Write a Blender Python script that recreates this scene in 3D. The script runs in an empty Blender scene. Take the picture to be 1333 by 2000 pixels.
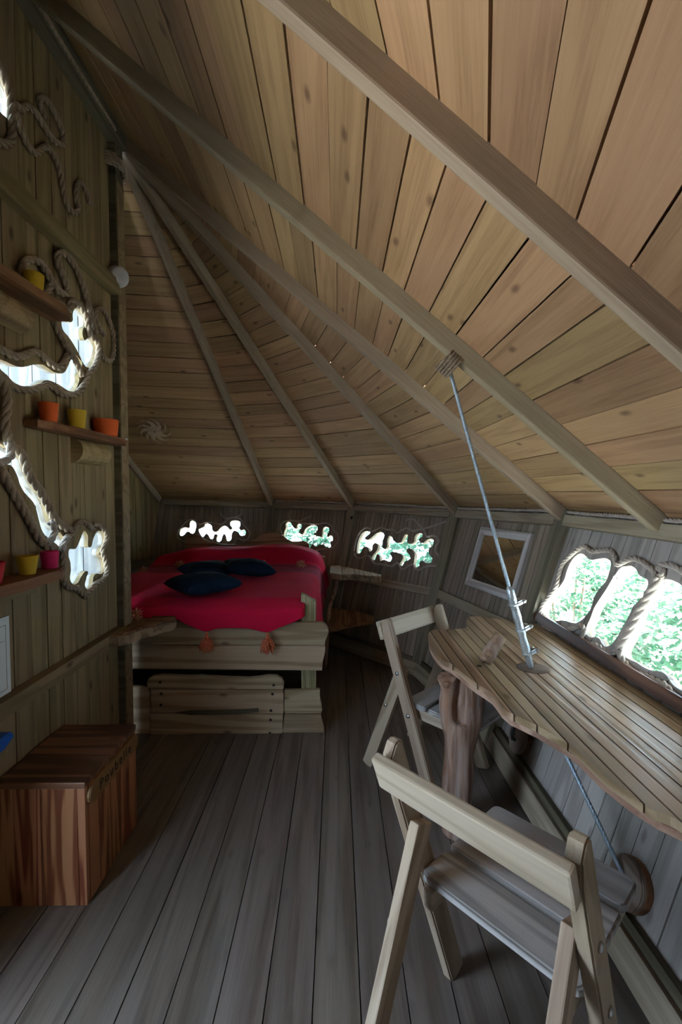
import bpy, bmesh, math, random
from mathutils import Vector, Matrix, noise
random.seed(7)
C = bpy.context.scene.collection
PI = math.pi
# ------------------------------------------------------------------ camera
FPX = 889.0
PITCH = math.atan(36 / FPX); YAW = math.atan(8.5 / FPX)
cam_d = bpy.data.cameras.new('camera'); cam = bpy.data.objects.new('camera', cam_d); C.objects.link(cam)
cam_d.sensor_fit = 'VERTICAL'; cam_d.sensor_height = 36.0; cam_d.lens = FPX / 2000 * 36.0
cam_d.clip_start = 0.02
cam.location = (0, 0, 1.4); cam.rotation_euler = (PI / 2 - PITCH, 0, -YAW)
bpy.context.scene.camera = cam
CAMR = cam.rotation_euler.to_matrix(); CAMP = Vector((0, 0, 1.4))
# ------------------------------------------------------------------ sky, sun, exposure
world = bpy.data.worlds.new('sky'); bpy.context.scene.world = world; world.use_nodes = True
wn = world.node_tree; bg = wn.nodes['Background']
bg.inputs[0].default_value = (0.64, 0.80, 1.0, 1); bg.inputs[1].default_value = 12.0
sun_d = bpy.data.lights.new('sun', 'SUN'); sun_d.energy = 125; sun_d.angle = 0.02; sun_d.color = (1, .98, .95)
sun = bpy.data.objects.new('sun', sun_d); C.objects.link(sun); sun.rotation_euler = Vector((-.45, -.10, -.88)).to_track_quat('-Z', 'Y').to_euler()
sun.location = (-3, -3, 8)
sc = bpy.context.scene
sc.view_settings.view_transform = 'Standard'; sc.view_settings.look = 'None'
sc.view_settings.gamma = 1; sc.view_settings.use_curve_mapping = False
sc.view_settings.exposure = 0.15
sc.cycles.max_bounces = 10; sc.cycles.diffuse_bounces = 7; sc.cycles.transparent_max_bounces = 12
sc.cycles.caustics_reflective = False; sc.cycles.caustics_refractive = False
sc.cycles.sample_clamp_indirect = 6.0

# ------------------------------------------------------------------ helpers
WORLD = {}
def ray(px, py):
    return CAMR @ Vector(((px - 666.5) / FPX, -(py - 1000) / FPX, -1))
def hit(px, py, P, n):
    d = ray(px, py); t = (Vector(P) - CAMP).dot(n) / d.dot(n)
    return CAMP + d * t
def at_z(px, py, z): return hit(px, py, (0, 0, z), Vector((0, 0, 1)))
def at_x(px, py, x): return hit(px, py, (x, 0, 0), Vector((1, 0, 0)))
def at_y(px, py, y): return hit(px, py, (0, y, 0), Vector((0, 1, 0)))
def frame(o, x, y, z):
    return Matrix(((x[0], y[0], z[0], o[0]), (x[1], y[1], z[1], o[1]), (x[2], y[2], z[2], o[2]), (0, 0, 0, 1)))
def V(*a): return Vector(a)
def lerp(a, b, t): return a + (b - a) * t
def link(name, data, M=None, parent=None, kind=None, label=None, cat=None, group=None):
    o = bpy.data.objects.new(name, data); C.objects.link(o)
    M = M.copy() if M is not None else Matrix()
    if parent is not None:
        o.parent = parent; o.matrix_parent_inverse = WORLD[parent.name].inverted()
    o.matrix_basis = M; WORLD[o.name] = M
    if kind: o['kind'] = kind
    if label: o['label'] = label
    if cat: o['category'] = cat
    if group: o['group'] = group
    return o
def thing(name, label, cat, loc=(0, 0, 0), rz=0, group=None, R=None):
    M = Matrix.Translation(loc) @ (R if R is not None else Matrix.Rotation(rz, 4, 'Z'))
    return link(name, None, M, None, None, label, cat, group)
def setm(me, mat, smooth=False):
    if mat: me.materials.append(mat)
    if smooth: me.polygons.foreach_set('use_smooth', [True] * len(me.polygons))
    return me
def bm_mesh(bm, mat, smooth=False, name='m'):
    bmesh.ops.recalc_face_normals(bm, faces=bm.faces[:])
    me = bpy.data.meshes.new(name); bm.to_mesh(me); bm.free()
    return setm(me, mat, smooth)
def add_box(bm, x0, x1, y0, y1, z0, z1, M=None):
    vs = [bm.verts.new((x, y, z)) for z in (z0, z1) for x, y in ((x0, y0), (x1, y0), (x1, y1), (x0, y1))]
    for f in ((3, 2, 1, 0), (4, 5, 6, 7), (0, 1, 5, 4), (1, 2, 6, 5), (2, 3, 7, 6), (3, 0, 4, 7)):
        bm.faces.new([vs[i] for i in f])
    if M is not None:
        for v in vs: v.co = M @ v.co
    return vs
def box_mesh(x0, x1, y0, y1, z0, z1, mat, bevel=0.0, seg=2):
    bm = bmesh.new(); add_box(bm, x0, x1, y0, y1, z0, z1)
    if bevel: bmesh.ops.bevel(bm, geom=bm.edges[:], offset=bevel, segments=seg, affect='EDGES', profile=.6)
    return bm_mesh(bm, mat)
def prism_mesh(pts, z0, z1, mat, bevel=0.0, holes=()):
    bm = bmesh.new(); add_prism(bm, pts, z0, z1)
    if bevel:
        es = [e for e in bm.edges if abs(e.verts[0].co.z - e.verts[1].co.z) < 1e-6]
        bmesh.ops.bevel(bm, geom=es, offset=bevel, segments=2, affect='EDGES')
    return bm_mesh(bm, mat)
def add_prism(bm, pts, z0, z1):
    a = [bm.verts.new((p[0], p[1], z0)) for p in pts]; b = [bm.verts.new((p[0], p[1], z1)) for p in pts]
    n = len(pts)
    bm.faces.new(a[::-1]); bm.faces.new(b)
    for i in range(n): bm.faces.new((a[i], a[(i + 1) % n], b[(i + 1) % n], b[i]))
def clip(poly, nx, ny, c):            # keep nx*x+ny*y <= c
    out = []
    for i in range(len(poly)):
        p, q = poly[i], poly[(i + 1) % len(poly)]
        dp, dq = nx * p[0] + ny * p[1] - c, nx * q[0] + ny * q[1] - c
        if dp <= 0: out.append(p)
        if (dp < 0 < dq) or (dq < 0 < dp):
            t = dp / (dp - dq); out.append((p[0] + t * (q[0] - p[0]), p[1] + t * (q[1] - p[1])))
    r = []
    for p in out:
        if not r or (abs(p[0] - r[-1][0]) + abs(p[1] - r[-1][1])) > 1e-5: r.append(p)
    if len(r) > 1 and abs(r[0][0] - r[-1][0]) + abs(r[0][1] - r[-1][1]) < 1e-5: r.pop()
    return r
def strip(poly, axis, a, b):
    n = (1, 0) if axis == 0 else (0, 1)
    return clip(clip(poly, n[0], n[1], b), -n[0], -n[1], -a)
def catmull(pts, closed=False, per=6):
    n = len(pts); out = []
    rng = range(n if closed else n - 1)
    g = (lambda i: pts[i % n]) if closed else (lambda i: pts[min(max(i, 0), n - 1)])
    for i in rng:
        p0, p1, p2, p3 = (Vector(g(i + k)) for k in (-1, 0, 1, 2))
        for k in range(per):
            t = k / per
            out.append(.5 * ((2 * p1) + (p2 - p0) * t + (2 * p0 - 5 * p1 + 4 * p2 - p3) * t * t + (3 * p1 - p0 - 3 * p2 + p3) * t ** 3))
    if not closed: out.append(Vector(pts[-1]))
    return out
def resample(pts, step):
    out = [pts[0].copy()]; acc = 0.0
    for a, b in zip(pts, pts[1:]):
        L = (b - a).length
        if L < 1e-9: continue
        d = step - acc
        while d <= L:
            out.append(a + (b - a) * (d / L)); d += step
        acc = (acc + L) % step
    return out
def add_tube(bm, pts, radii, n=8, cap=True):
    pts = [Vector(p) for p in pts]
    if not hasattr(radii, '__len__'): radii = [radii] * len(pts)
    t0 = (pts[1] - pts[0]).normalized()
    ref = t0.orthogonal().normalized(); rings = []
    for i, p in enumerate(pts):
        t = (pts[min(i + 1, len(pts) - 1)] - pts[max(i - 1, 0)])
        t = t.normalized() if t.length > 1e-9 else t0
        ref = ref - t * ref.dot(t)
        ref = ref.normalized() if ref.length > 1e-6 else t.orthogonal().normalized()
        bi = t.cross(ref)
        rings.append([bm.verts.new(p + (ref * math.cos(2 * PI * k / n) + bi * math.sin(2 * PI * k / n)) * radii[i]) for k in range(n)])
    for a, b in zip(rings, rings[1:]):
        for k in range(n): bm.faces.new((a[k], a[(k + 1) % n], b[(k + 1) % n], b[k]))
    if cap: bm.faces.new(rings[0][::-1]); bm.faces.new(rings[-1])
def rope_bm(bm, pts, r, pitch=None, strands=3, sides=6, stepf=.55):
    pitch = pitch or r * 7
    pts = resample(pts, r * stepf)
    if len(pts) < 3: return
    t0 = (pts[1] - pts[0]).normalized(); ref = t0.orthogonal().normalized(); L = 0; fr = []
    for i, p in enumerate(pts):
        t = (pts[min(i + 1, len(pts) - 1)] - pts[max(i - 1, 0)]).normalized()
        ref = (ref - t * ref.dot(t)).normalized(); fr.append((p, ref.copy(), t.cross(ref), i * r * stepf))
    for s in range(strands):
        line = []
        for p, a, b, l in fr:
            ph = 2 * PI * (l / pitch + s / strands)
            line.append(p + (a * math.cos(ph) + b * math.sin(ph)) * r * .5)
        add_tube(bm, line, r * .56, sides)
def rope_mesh(pts, r, mat, closed=False, per=6, **k):
    pts = [Vector(p) for p in pts]
    bm = bmesh.new(); rope_bm(bm, catmull(pts, closed, per), r, **k)
    return bm_mesh(bm, mat, True)
def lathe_mesh(prof, n, mat, smooth=True):
    bm = bmesh.new(); rings = []
    for r, z in prof:
        rings.append([bm.verts.new((r * math.cos(2 * PI * k / n), r * math.sin(2 * PI * k / n), z)) for k in range(n)])
    for a, b in zip(rings, rings[1:]):
        for k in range(n): bm.faces.new((a[k], a[(k + 1) % n], b[(k + 1) % n], b[k]))
    bm.faces.new(rings[0][::-1]); bm.faces.new(rings[-1])
    return bm_mesh(bm, mat, smooth)
def evaluated(me, *mods):
    o = bpy.data.objects.new('tmp', me); C.objects.link(o)
    for typ, kw in mods:
        m = o.modifiers.new('m', typ)
        for k, v in kw.items(): setattr(m, k, v)
    dg = bpy.context.evaluated_depsgraph_get(); dg.update()
    r = bpy.data.meshes.new_from_object(o.evaluated_get(dg))
    bpy.data.objects.remove(o)
    return r
def cut(me, cutter):                    # boolean difference, cutter is an object
    return evaluated(me, ('BOOLEAN', dict(operation='DIFFERENCE', object=cutter, solver='EXACT')))
def px_list(x0, y0, s, pts): return [(x0 + s * a, y0 + s * b) for a, b in pts]

# ------------------------------------------------------------------ materials
def nodes(name):
    m = bpy.data.materials.new(name); m.use_nodes = True
    return m, m.node_tree, m.node_tree.nodes['Principled BSDF']
def wood(name, dark, mid, light, axis=0, grain=1.0, var=.35, rough=.7, knots=.5, ring=.5, bump=.25, spec=.3, grey=None, hue=None):
    m, nt, p = nodes(name); N = nt.nodes; L = nt.links
    tc = N.new('ShaderNodeTexCoord'); oi = N.new('ShaderNodeObjectInfo')
    off = N.new('ShaderNodeVectorMath'); off.operation = 'MULTIPLY_ADD'
    cmb = N.new('ShaderNodeCombineXYZ')
    for i in range(3): L.new(oi.outputs['Random'], cmb.inputs[i])
    off.inputs[1].default_value = (37, 53, 71); L.new(cmb.outputs[0], off.inputs[0]); L.new(tc.outputs['Object'], off.inputs[2])
    sc_ = [42 * grain] * 3; sc_[axis] = 1.6 * grain
    mp = N.new('ShaderNodeMapping'); mp.inputs['Scale'].default_value = sc_; L.new(off.outputs[0], mp.inputs[0])
    n1 = N.new('ShaderNodeTexNoise'); n1.inputs['Scale'].default_value = 2.6; n1.inputs['Detail'].default_value = 8; n1.inputs['Roughness'].default_value = .62; n1.inputs['Distortion'].default_value = .8; L.new(mp.outputs[0], n1.inputs[0])
    # long growth rings
    sc2 = [7.0 * grain] * 3; sc2[axis] = .45 * grain
    mp2 = N.new('ShaderNodeMapping'); mp2.inputs['Scale'].default_value = sc2; L.new(off.outputs[0], mp2.inputs[0])
    n2 = N.new('ShaderNodeTexNoise'); n2.inputs['Scale'].default_value = 1.0; n2.inputs['Detail'].default_value = 2; n2.inputs['Distortion'].default_value = .4; L.new(mp2.outputs[0], n2.inputs[0])
    mul = N.new('ShaderNodeMath'); mul.operation = 'MULTIPLY'; mul.inputs[1].default_value = 34; L.new(n2.outputs[0], mul.inputs[0])
    sn = N.new('ShaderNodeMath'); sn.operation = 'SINE'; L.new(mul.outputs[0], sn.inputs[0])
    r01 = N.new('ShaderNodeMapRange'); r01.interpolation_type = 'SMOOTHSTEP'; r01.inputs[1].default_value = -1; r01.inputs[2].default_value = .55; L.new(sn.outputs[0], r01.inputs[0])
    mixf = N.new('ShaderNodeMix'); mixf.data_type = 'FLOAT'; mixf.inputs[0].default_value = ring
    L.new(n1.outputs[0], mixf.inputs[2]); L.new(r01.outputs[0], mixf.inputs[3])
    ramp = N.new('ShaderNodeValToRGB'); e = ramp.color_ramp.elements
    e[0].position = .22; e[0].color = (*dark, 1); e[1].position = .8; e[1].color = (*light, 1)
    k = e.new(.5); k.color = (*mid, 1); L.new(mixf.outputs[0], ramp.inputs[0])
    col = ramp.outputs[0]
    if knots:
        sc3 = [4.5] * 3; sc3[axis] = 2.0
        mp3 = N.new('ShaderNodeMapping'); mp3.inputs['Scale'].default_value = sc3; L.new(off.outputs[0], mp3.inputs[0])
        vo = N.new('ShaderNodeTexVoronoi'); vo.voronoi_dimensions = '2D' if axis == 0 else '3D'; vo.inputs['Scale'].default_value = 1.0
        dn = N.new('ShaderNodeMix'); dn.data_type = 'VECTOR'; dn.inputs[0].default_value = .035; L.new(mp3.outputs[0], dn.inputs[4]); L.new(n1.outputs[1], dn.inputs[5]); L.new(dn.outputs[1], vo.inputs[0])
        kr = N.new('ShaderNodeMapRange'); kr.inputs[1].default_value = .02; kr.inputs[2].default_value = .065; kr.inputs[3].default_value = knots; kr.inputs[4].default_value = 0; L.new(vo.outputs['Distance'], kr.inputs[0])
        mk = N.new('ShaderNodeMix'); mk.data_type = 'RGBA'; L.new(kr.outputs[0], mk.inputs[0]); L.new(col, mk.inputs[6]); mk.inputs[7].default_value = (dark[0] * .35, dark[1] * .3, dark[2] * .3, 1)
        col = mk.outputs[2]
    # weathering patches
    if grey:
        nz = N.new('ShaderNodeTexNoise'); nz.inputs['Scale'].default_value = 2.2; nz.inputs['Detail'].default_value = 6; nz.inputs['Roughness'].default_value = .65; L.new(mp2.outputs[0], nz.inputs[0])
        gr = N.new('ShaderNodeMapRange'); gr.inputs[1].default_value = .42; gr.inputs[2].default_value = .68; gr.inputs[3].default_value = 0; gr.inputs[4].default_value = .65; L.new(nz.outputs[0], gr.inputs[0])
        mg = N.new('ShaderNodeMix'); mg.data_type = 'RGBA'; L.new(gr.outputs[0], mg.inputs[0]); L.new(col, mg.inputs[6]); mg.inputs[7].default_value = (*grey, 1); col = mg.outputs[2]
    hs = N.new('ShaderNodeHueSaturation'); L.new(col, hs.inputs['Color'])
    vr = N.new('ShaderNodeMapRange'); vr.inputs[3].default_value = 1 - var; vr.inputs[4].default_value = 1 + var; L.new(oi.outputs['Random'], vr.inputs[0]); L.new(vr.outputs[0], hs.inputs['Value'])
    fr = N.new('ShaderNodeMath'); fr.operation = 'MULTIPLY'; fr.inputs[1].default_value = 17.3; L.new(oi.outputs['Random'], fr.inputs[0])
    fr2 = N.new('ShaderNodeMath'); fr2.operation = 'FRACT'; L.new(fr.outputs[0], fr2.inputs[0])
    hr = N.new('ShaderNodeMapRange'); hr.inputs[3].default_value = .488; hr.inputs[4].default_value = .512; L.new(fr2.outputs[0], hr.inputs[0]); L.new(hr.outputs[0], hs.inputs['Hue'])
    L.new(hs.outputs[0], p.inputs['Base Color'])
    p.inputs['Roughness'].default_value = rough; p.inputs['Specular IOR Level'].default_value = spec
    bp = N.new('ShaderNodeBump'); bp.inputs['Strength'].default_value = bump; bp.inputs['Distance'].default_value = .004
    L.new(mixf.outputs[0], bp.inputs['Height']); L.new(bp.outputs[0], p.inputs['Normal'])
    return m
def plain(name, col, rough=.6, metal=0, bump=0, bscale=200, var=0, col2=None, cscale=30, spec=.4):
    m, nt, p = nodes(name); N = nt.nodes; L = nt.links
    p.inputs['Base Color'].default_value = (*col, 1); p.inputs['Roughness'].default_value = rough; p.inputs['Metallic'].default_value = metal; p.inputs['Specular IOR Level'].default_value = spec
    tc = N.new('ShaderNodeTexCoord')
    if col2:
        n = N.new('ShaderNodeTexNoise'); n.inputs['Scale'].default_value = cscale; n.inputs['Detail'].default_value = 4; L.new(tc.outputs['Object'], n.inputs[0])
        mr = N.new('ShaderNodeMapRange'); mr.inputs[1].default_value = .4; mr.inputs[2].default_value = .6; L.new(n.outputs[0], mr.inputs[0])
        mx = N.new('ShaderNodeMix'); mx.data_type = 'RGBA'; L.new(mr.outputs[0], mx.inputs[0]); mx.inputs[6].default_value = (*col, 1); mx.inputs[7].default_value = (*col2, 1)
        L.new(mx.outputs[2], p.inputs['Base Color'])
    if bump:
        n = N.new('ShaderNodeTexNoise'); n.inputs['Scale'].default_value = bscale; L.new(tc.outputs['Object'], n.inputs[0])
        b = N.new('ShaderNodeBump'); b.inputs['Strength'].default_value = bump; b.inputs['Distance'].default_value = .003; L.new(n.outputs[0], b.inputs['Height']); L.new(b.outputs[0], p.inputs['Normal'])
    return m
M_ROOF = wood('roof_pine', (.23, .135, .066), (.33, .207, .105), (.395, .256, .135), var=.2, ring=.2, knots=.7)
M_RAFT = wood('rafter_pine', (.235, .18, .12), (.29, .23, .158), (.35, .285, .20), var=.1, ring=.15, knots=.3)
M_LEFT = wood('left_wall_pine', (.16, .115, .055), (.225, .168, .085), (.29, .225, .12), var=.16, ring=.3, knots=.8)
M_BACK = wood('back_wall_pine', (.20, .165, .125), (.27, .225, .175), (.34, .29, .23), var=.18, ring=.25, knots=.5)
M_RIGHT = wood('right_wall_pine', (.27, .245, .22), (.36, .335, .305), (.44, .41, .38), var=.12, ring=.35, knots=.5)
M_POST = wood('post_pine', (.13, .115, .08), (.21, .185, .13), (.29, .26, .19), var=.12, ring=.3, knots=.4)
M_DPOST = wood('dark_post', (.06, .05, .03), (.10, .085, .055), (.15, .13, .085), var=.1, ring=.3, knots=.3)
M_TRIM = wood('trim_pine', (.21, .175, .12), (.30, .255, .185), (.375, .325, .24), var=.12, ring=.3, knots=.3)
M_FLOOR = wood('floor_board', (.085, .066, .052), (.135, .11, .09), (.185, .155, .13), var=.14, ring=.3, knots=.45, rough=.5, grey=(.215, .195, .18), bump=.35, spec=.45)
M_BED = wood('bed_pine', (.27, .20, .12), (.40, .31, .20), (.50, .41, .28), var=.12, ring=.4, knots=.7)
M_BEDG = wood('bed_post_pine', (.24, .22, .12), (.36, .33, .19), (.44, .40, .25), var=.05, ring=.3, knots=0)
M_HEAD = wood('headboard_wood', (.20, .105, .055), (.31, .18, .095), (.38, .235, .13), var=.05, ring=.5, knots=.2)
M_CHEST = wood('chest_wood', (.19, .058, .022), (.34, .14, .056), (.44, .215, .10), var=.05, ring=.6, knots=.7, rough=.38, grain=2.0, spec=.5, bump=.1)
M_LID = wood('chest_lid_wood', (.07, .028, .012), (.13, .056, .026), (.21, .10, .05), var=.1, ring=.6, knots=.5, rough=.3, spec=.6, bump=.1)
M_SIGN = wood('sign_wood', (.20, .105, .04), (.29, .17, .07), (.36, .22, .10), var=.05, ring=.5, knots=.3, rough=.4)
M_TABLE = wood('table_pine', (.24, .16, .09), (.36, .26, .16), (.44, .33, .215), var=.14, ring=.5, knots=.7, rough=.33, spec=.5, bump=.3)
M_TEDGE = wood('table_edge', (.24, .14, .10), (.36, .24, .17), (.46, .33, .25), var=.05, ring=.4, knots=.2)
M_CHAIR = wood('chair_pine', (.35, .28, .205), (.45, .375, .285), (.53, .45, .355), var=.1, ring=.35, knots=.3, rough=.5)
M_SEAT = wood('chair_seat_pine', (.24, .23, .22), (.36, .35, .345), (.46, .45, .44), var=.08, ring=.45, knots=.3, rough=.5)
M_LEG = wood('chair_leg_pine', (.27, .20, .14), (.38, .30, .215), (.46, .37, .275), var=.12, ring=.4, knots=.2)
M_SHELF = wood('shelf_wood', (.10, .045, .02), (.18, .085, .04), (.25, .13, .065), var=.1, ring=.4, knots=.3)
M_LOG = wood('log_bracket', (.20, .13, .06), (.31, .22, .115), (.4, .3, .17), var=.1, ring=.2, knots=.6)
M_LIVE = wood('live_edge_shelf', (.15, .10, .06), (.25, .175, .105), (.33, .245, .155), var=.08, ring=.4, knots=.4)
M_BARK = wood('driftwood', (.13, .065, .035), (.27, .145, .085), (.38, .24, .16), axis=2, grain=1.8, var=.05, ring=.35, knots=.4, bump=.8, grey=(.50, .43, .39))
M_DISC = wood('log_slice', (.14, .10, .075), (.22, .17, .135), (.29, .235, .195), var=.08, ring=.5, knots=.3)
M_MFRAME = wood('whitewashed_frame', (.40, .38, .37), (.54, .52, .51), (.66, .65, .64), var=.05, ring=.5, knots=.1)
M_SHEATH = wood('sheathing', (.05, .035, .02), (.08, .06, .038), (.11, .085, .055), var=.05, knots=.2)
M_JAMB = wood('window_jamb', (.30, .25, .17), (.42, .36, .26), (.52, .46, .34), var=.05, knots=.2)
M_LJAMB_SHADE = wood('left_jamb_shaded', (.17, .155, .135), (.23, .21, .19), (.29, .27, .245), var=.05, knots=.2)  # darker, greyer jamb tone puts shade into the left wall's openings
M_DIMPLANK = wood('dimmed_plank', (.11, .115, .12), (.15, .155, .16), (.19, .195, .20), var=.08, knots=.3)  # pale boards, colour darkened in place of a porch roof's shade
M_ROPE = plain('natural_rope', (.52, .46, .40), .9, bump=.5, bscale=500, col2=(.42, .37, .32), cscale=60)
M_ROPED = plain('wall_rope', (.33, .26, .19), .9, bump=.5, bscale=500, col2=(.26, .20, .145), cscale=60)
M_STEEL = plain('galvanised_steel', (.62, .68, .72), .32, metal=.9)
M_SLEEVE = plain('plastic_sleeve', (.58, .66, .70), .25, metal=.55, bump=.8, bscale=160)
M_CABLE = plain('steel_cable', (.42, .52, .6), .4, metal=.7)
M_BOLT = plain('bolt_steel', (.5, .5, .5), .3, metal=1)
M_BLACK = plain('black_iron', (.015, .015, .015), .5)
M_NAVY = plain('navy_cotton', (.004, .012, .028), .92, bump=.4, bscale=350, col2=(.006, .018, .04), cscale=15, spec=.15)
M_YEL = plain('yellow_cord', (.55, .36, .02), .8, bump=.3); M_ORA = plain('orange_cord', (.62, .10, .015), .8, bump=.3)
M_PINK = plain('pink_cord', (.55, .015, .11), .8, bump=.3); M_RED = plain('red_cord', (.5, .02, .03), .8, bump=.3)
M_PLAST = plain('white_plastic', (.72, .72, .74), .35); M_REDP = plain('red_mark', (.5, .02, .06), .5); M_BLUE = plain('blue_plastic', (.01, .09, .42), .35)
M_INK = plain('black_ink', (.012, .008, .006), .7); M_PAPER = plain('white_paper', (.66, .70, .72), .5); M_LINE = plain('grey_line', (.2, .21, .22), .6)
M_TASSEL = plain('tassel_wool', (.55, .035, .03), .95, col2=(.75, .33, .15), cscale=160)
M_STRAW = plain('pale_tassel_wool', (.5, .07, .07), .95, col2=(.75, .48, .28), cscale=160)
M_DARKCAV = plain('hole_dark', (.012, .009, .007), .9)
M_SUNORN = wood('carved_sun_wood', (.36, .25, .17), (.46, .34, .245), (.54, .42, .31), var=.05, knots=0)
def glass_mat():
    m = bpy.data.materials.new('window_glass'); m.use_nodes = True; nt = m.node_tree; N = nt.nodes; N.clear()
    o = N.new('ShaderNodeOutputMaterial'); t = N.new('ShaderNodeBsdfTransparent'); g = N.new('ShaderNodeBsdfGlossy'); mx = N.new('ShaderNodeMixShader')
    t.inputs[0].default_value = (.93, .97, .96, 1); g.inputs['Roughness'].default_value = .03
    lw = N.new('ShaderNodeLayerWeight'); lw.inputs[0].default_value = .25; fr = N.new('ShaderNodeMath'); fr.operation = 'MULTIPLY'; fr.inputs[1].default_value = .25; nt.links.new(lw.outputs['Facing'], fr.inputs[0])
    nt.links.new(fr.outputs[0], mx.inputs[0]); nt.links.new(t.outputs[0], mx.inputs[1]); nt.links.new(g.outputs[0], mx.inputs[2]); nt.links.new(mx.outputs[0], o.inputs[0])
    return m
M_GLASS = glass_mat()
M_MIRROR = plain('mirror_silver', (.86, .87, .87), .015, metal=1)
def leaf_mat(name, a, b):
    m, nt, p = nodes(name); N = nt.nodes; L = nt.links
    tc = N.new('ShaderNodeTexCoord'); n = N.new('ShaderNodeTexNoise'); n.inputs['Scale'].default_value = 9; n.inputs['Detail'].default_value = 5
    L.new(tc.outputs['Object'], n.inputs[0]); r = N.new('ShaderNodeValToRGB'); r.color_ramp.elements[0].position = .35; r.color_ramp.elements[1].position = .65
    r.color_ramp.elements[0].color = (*a, 1); r.color_ramp.elements[1].color = (*b, 1); L.new(n.outputs[0], r.inputs[0])
    L.new(r.outputs[0], p.inputs['Base Color']); p.inputs['Roughness'].default_value = .4
    tr = N.new('ShaderNodeBsdfTranslucent'); L.new(r.outputs[0], tr.inputs[0]); mx = N.new('ShaderNodeMixShader'); mx.inputs[0].default_value = .6
    L.new(p.outputs[0], mx.inputs[1]); L.new(tr.outputs[0], mx.inputs[2]); L.new(mx.outputs[0], N['Material Output'].inputs[0])
    return m
M_LEAF = leaf_mat('bright_leaves', (.045, .13, .08), (.15, .27, .16)); M_LEAF2 = leaf_mat('cool_leaves', (.05, .14, .10), (.14, .27, .19))

# ------------------------------------------------------------------ plan of the room
XW = -1.16
PB = V(XW, 2.478, 0); PF = V(XW, .951, 0)         # centres of the two rounded ends
RT, RB, HT = 2.41, 2.02, 1.216
def ring(P, deg, R, z): return V(P.x + R * math.cos(math.radians(deg)), P.y + R * math.sin(math.radians(deg)), z)
BACK = [(0, 1.216), (28.3, 1.200), (56.7, 1.222), (78.7, 1.240), (106.8, 1.275)]
FRONT = [(-90, 1.216), (-63, 1.216), (-36, 1.216), (0, 1.216)]
corners = [('F', a, z) for a, z in FRONT] + [('B', a, z) for a, z in BACK]
def cpt(c, z, extra=0.0):
    R = RB + (RT - RB) * z / HT + extra
    return ring(PF if c[0] == 'F' else PB, c[1], R, z)
class Wall: pass
def wall_frame(cB, cA, zt=1.36):
    w = Wall(); A, B = cpt(cA, 0), cpt(cB, 0); At, Bt = cpt(cA, zt), cpt(cB, zt)
    u = (B - A).normalized(); up = ((At + Bt) / 2 - (A + B) / 2); v = (up - u * up.dot(u)).normalized(); n = u.cross(v)
    w.o, w.u, w.v, w.n = A, u, v, n
    w.poly = [w_uv(w, p) for p in (A, B, Bt, At)]
    return w
def w_uv(w, p): d = p - w.o; return (d.dot(w.u), d.dot(w.v))
def w_pt(w, uv, off=0.0): return w.o + w.u * uv[0] + w.v * uv[1] + w.n * off
def w_px(w, px, py, off=0.0): return w_uv(w, hit(px, py, w.o + w.n * off, w.n))
def wM(w, off=0.0):                        # local x = up the wall, y = -u, z = into the room
    return frame(w.o + w.n * off, w.v, -w.u, w.n)
def loc(poly): return [(p[1], -p[0]) for p in poly]
def offset_poly(pts, d):
    n = len(pts); out = []
    area = sum(pts[i][0] * pts[(i + 1) % n][1] - pts[(i + 1) % n][0] * pts[i][1] for i in range(n))
    s = 1 if area > 0 else -1
    for i in range(n):
        a, b, c = Vector(pts[i - 1]), Vector(pts[i]), Vector(pts[(i + 1) % n])
        t = (c - a); t = t.normalized() if t.length > 1e-9 else Vector((1, 0))
        out.append((b.x + s * t.y * d, b.y - s * t.x * d))
    return out
WIN = [0]
def ext(w):
    (a, b, c, d) = w.poly; du = w.extra if hasattr(w, 'extra') else (0, 0)
    k = lambda p, q, t: (p[0] + (p[0] - q[0]) * t, p[1] + (p[1] - q[1]) * t)
    a2, b2 = k(a, d, .06), k(b, c, .06)
    return [(a2[0] - du[0], a2[1]), (b2[0] + du[1], b2[1]), (c[0] + du[1], c[1]), (d[0] - du[0], d[1])]
def build_wall(name, w, mat, pw, holes=(), poly=None, thick=.02, glass=True, jamb=None):
    """sheathing (the wall), planks in front of it (its children), panes in its openings"""
    poly = poly or ext(w)
    M = wM(w)
    cutters = []
    for h in holes:
        hp = [Vector((p[0], p[1], 0)) for p in h]
        sm = [(p.x, p.y) for p in catmull(hp, True, 4)]
        me = prism_mesh(loc(sm), -.3, .3, None)
        c = bpy.data.objects.new('cutter', me); C.objects.link(c); cutters.append((c, sm))
    she = prism_mesh(loc(poly), -.018 - thick, -.018, (jamb or M_JAMB) if holes else M_SHEATH)
    for c, _ in cutters: she = cut(she, c)
    if holes:
        she.materials.clear(); she.materials.append(jamb or M_JAMB); she.materials.append(M_SHEATH)
        she.polygons.foreach_set('material_index', [1 if abs(p.normal.z) > .9 else 0 for p in she.polygons])
    wall = link(name, she, M, None, 'structure')
    ul = min(p[0] for p in poly); uh = max(p[0] for p in poly)
    n = max(1, round((uh - ul) / pw)); step = (uh - ul) / n
    for i in range(n):
        a, b = ul + i * step + .002, ul + (i + 1) * step - .002
        s = strip(poly, 0, a, b)
        if len(s) < 3: continue
        d = random.uniform(-.0015, .0015)
        me = prism_mesh(loc(s), -.0175, d, mat)
        for c, sm in cutters:
            if min(p[0] for p in sm) < b and max(p[0] for p in sm) > a: me = cut(me, c)
        me.materials.clear(); me.materials.append(mat)
        if len(me.vertices) > 3: link('wall_plank', me, M, wall)
    for c, sm in cutters:
        if glass:
            WIN[0] += 1
            big = offset_poly(sm, .004)
            me = prism_mesh(loc(big), -.018 - thick * .7, -.018 - thick * .7 + .004, M_GLASS)
            link('window_%d' % WIN[0], me, M, None, 'structure')
        bpy.data.objects.remove(c)
    return wall
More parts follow.
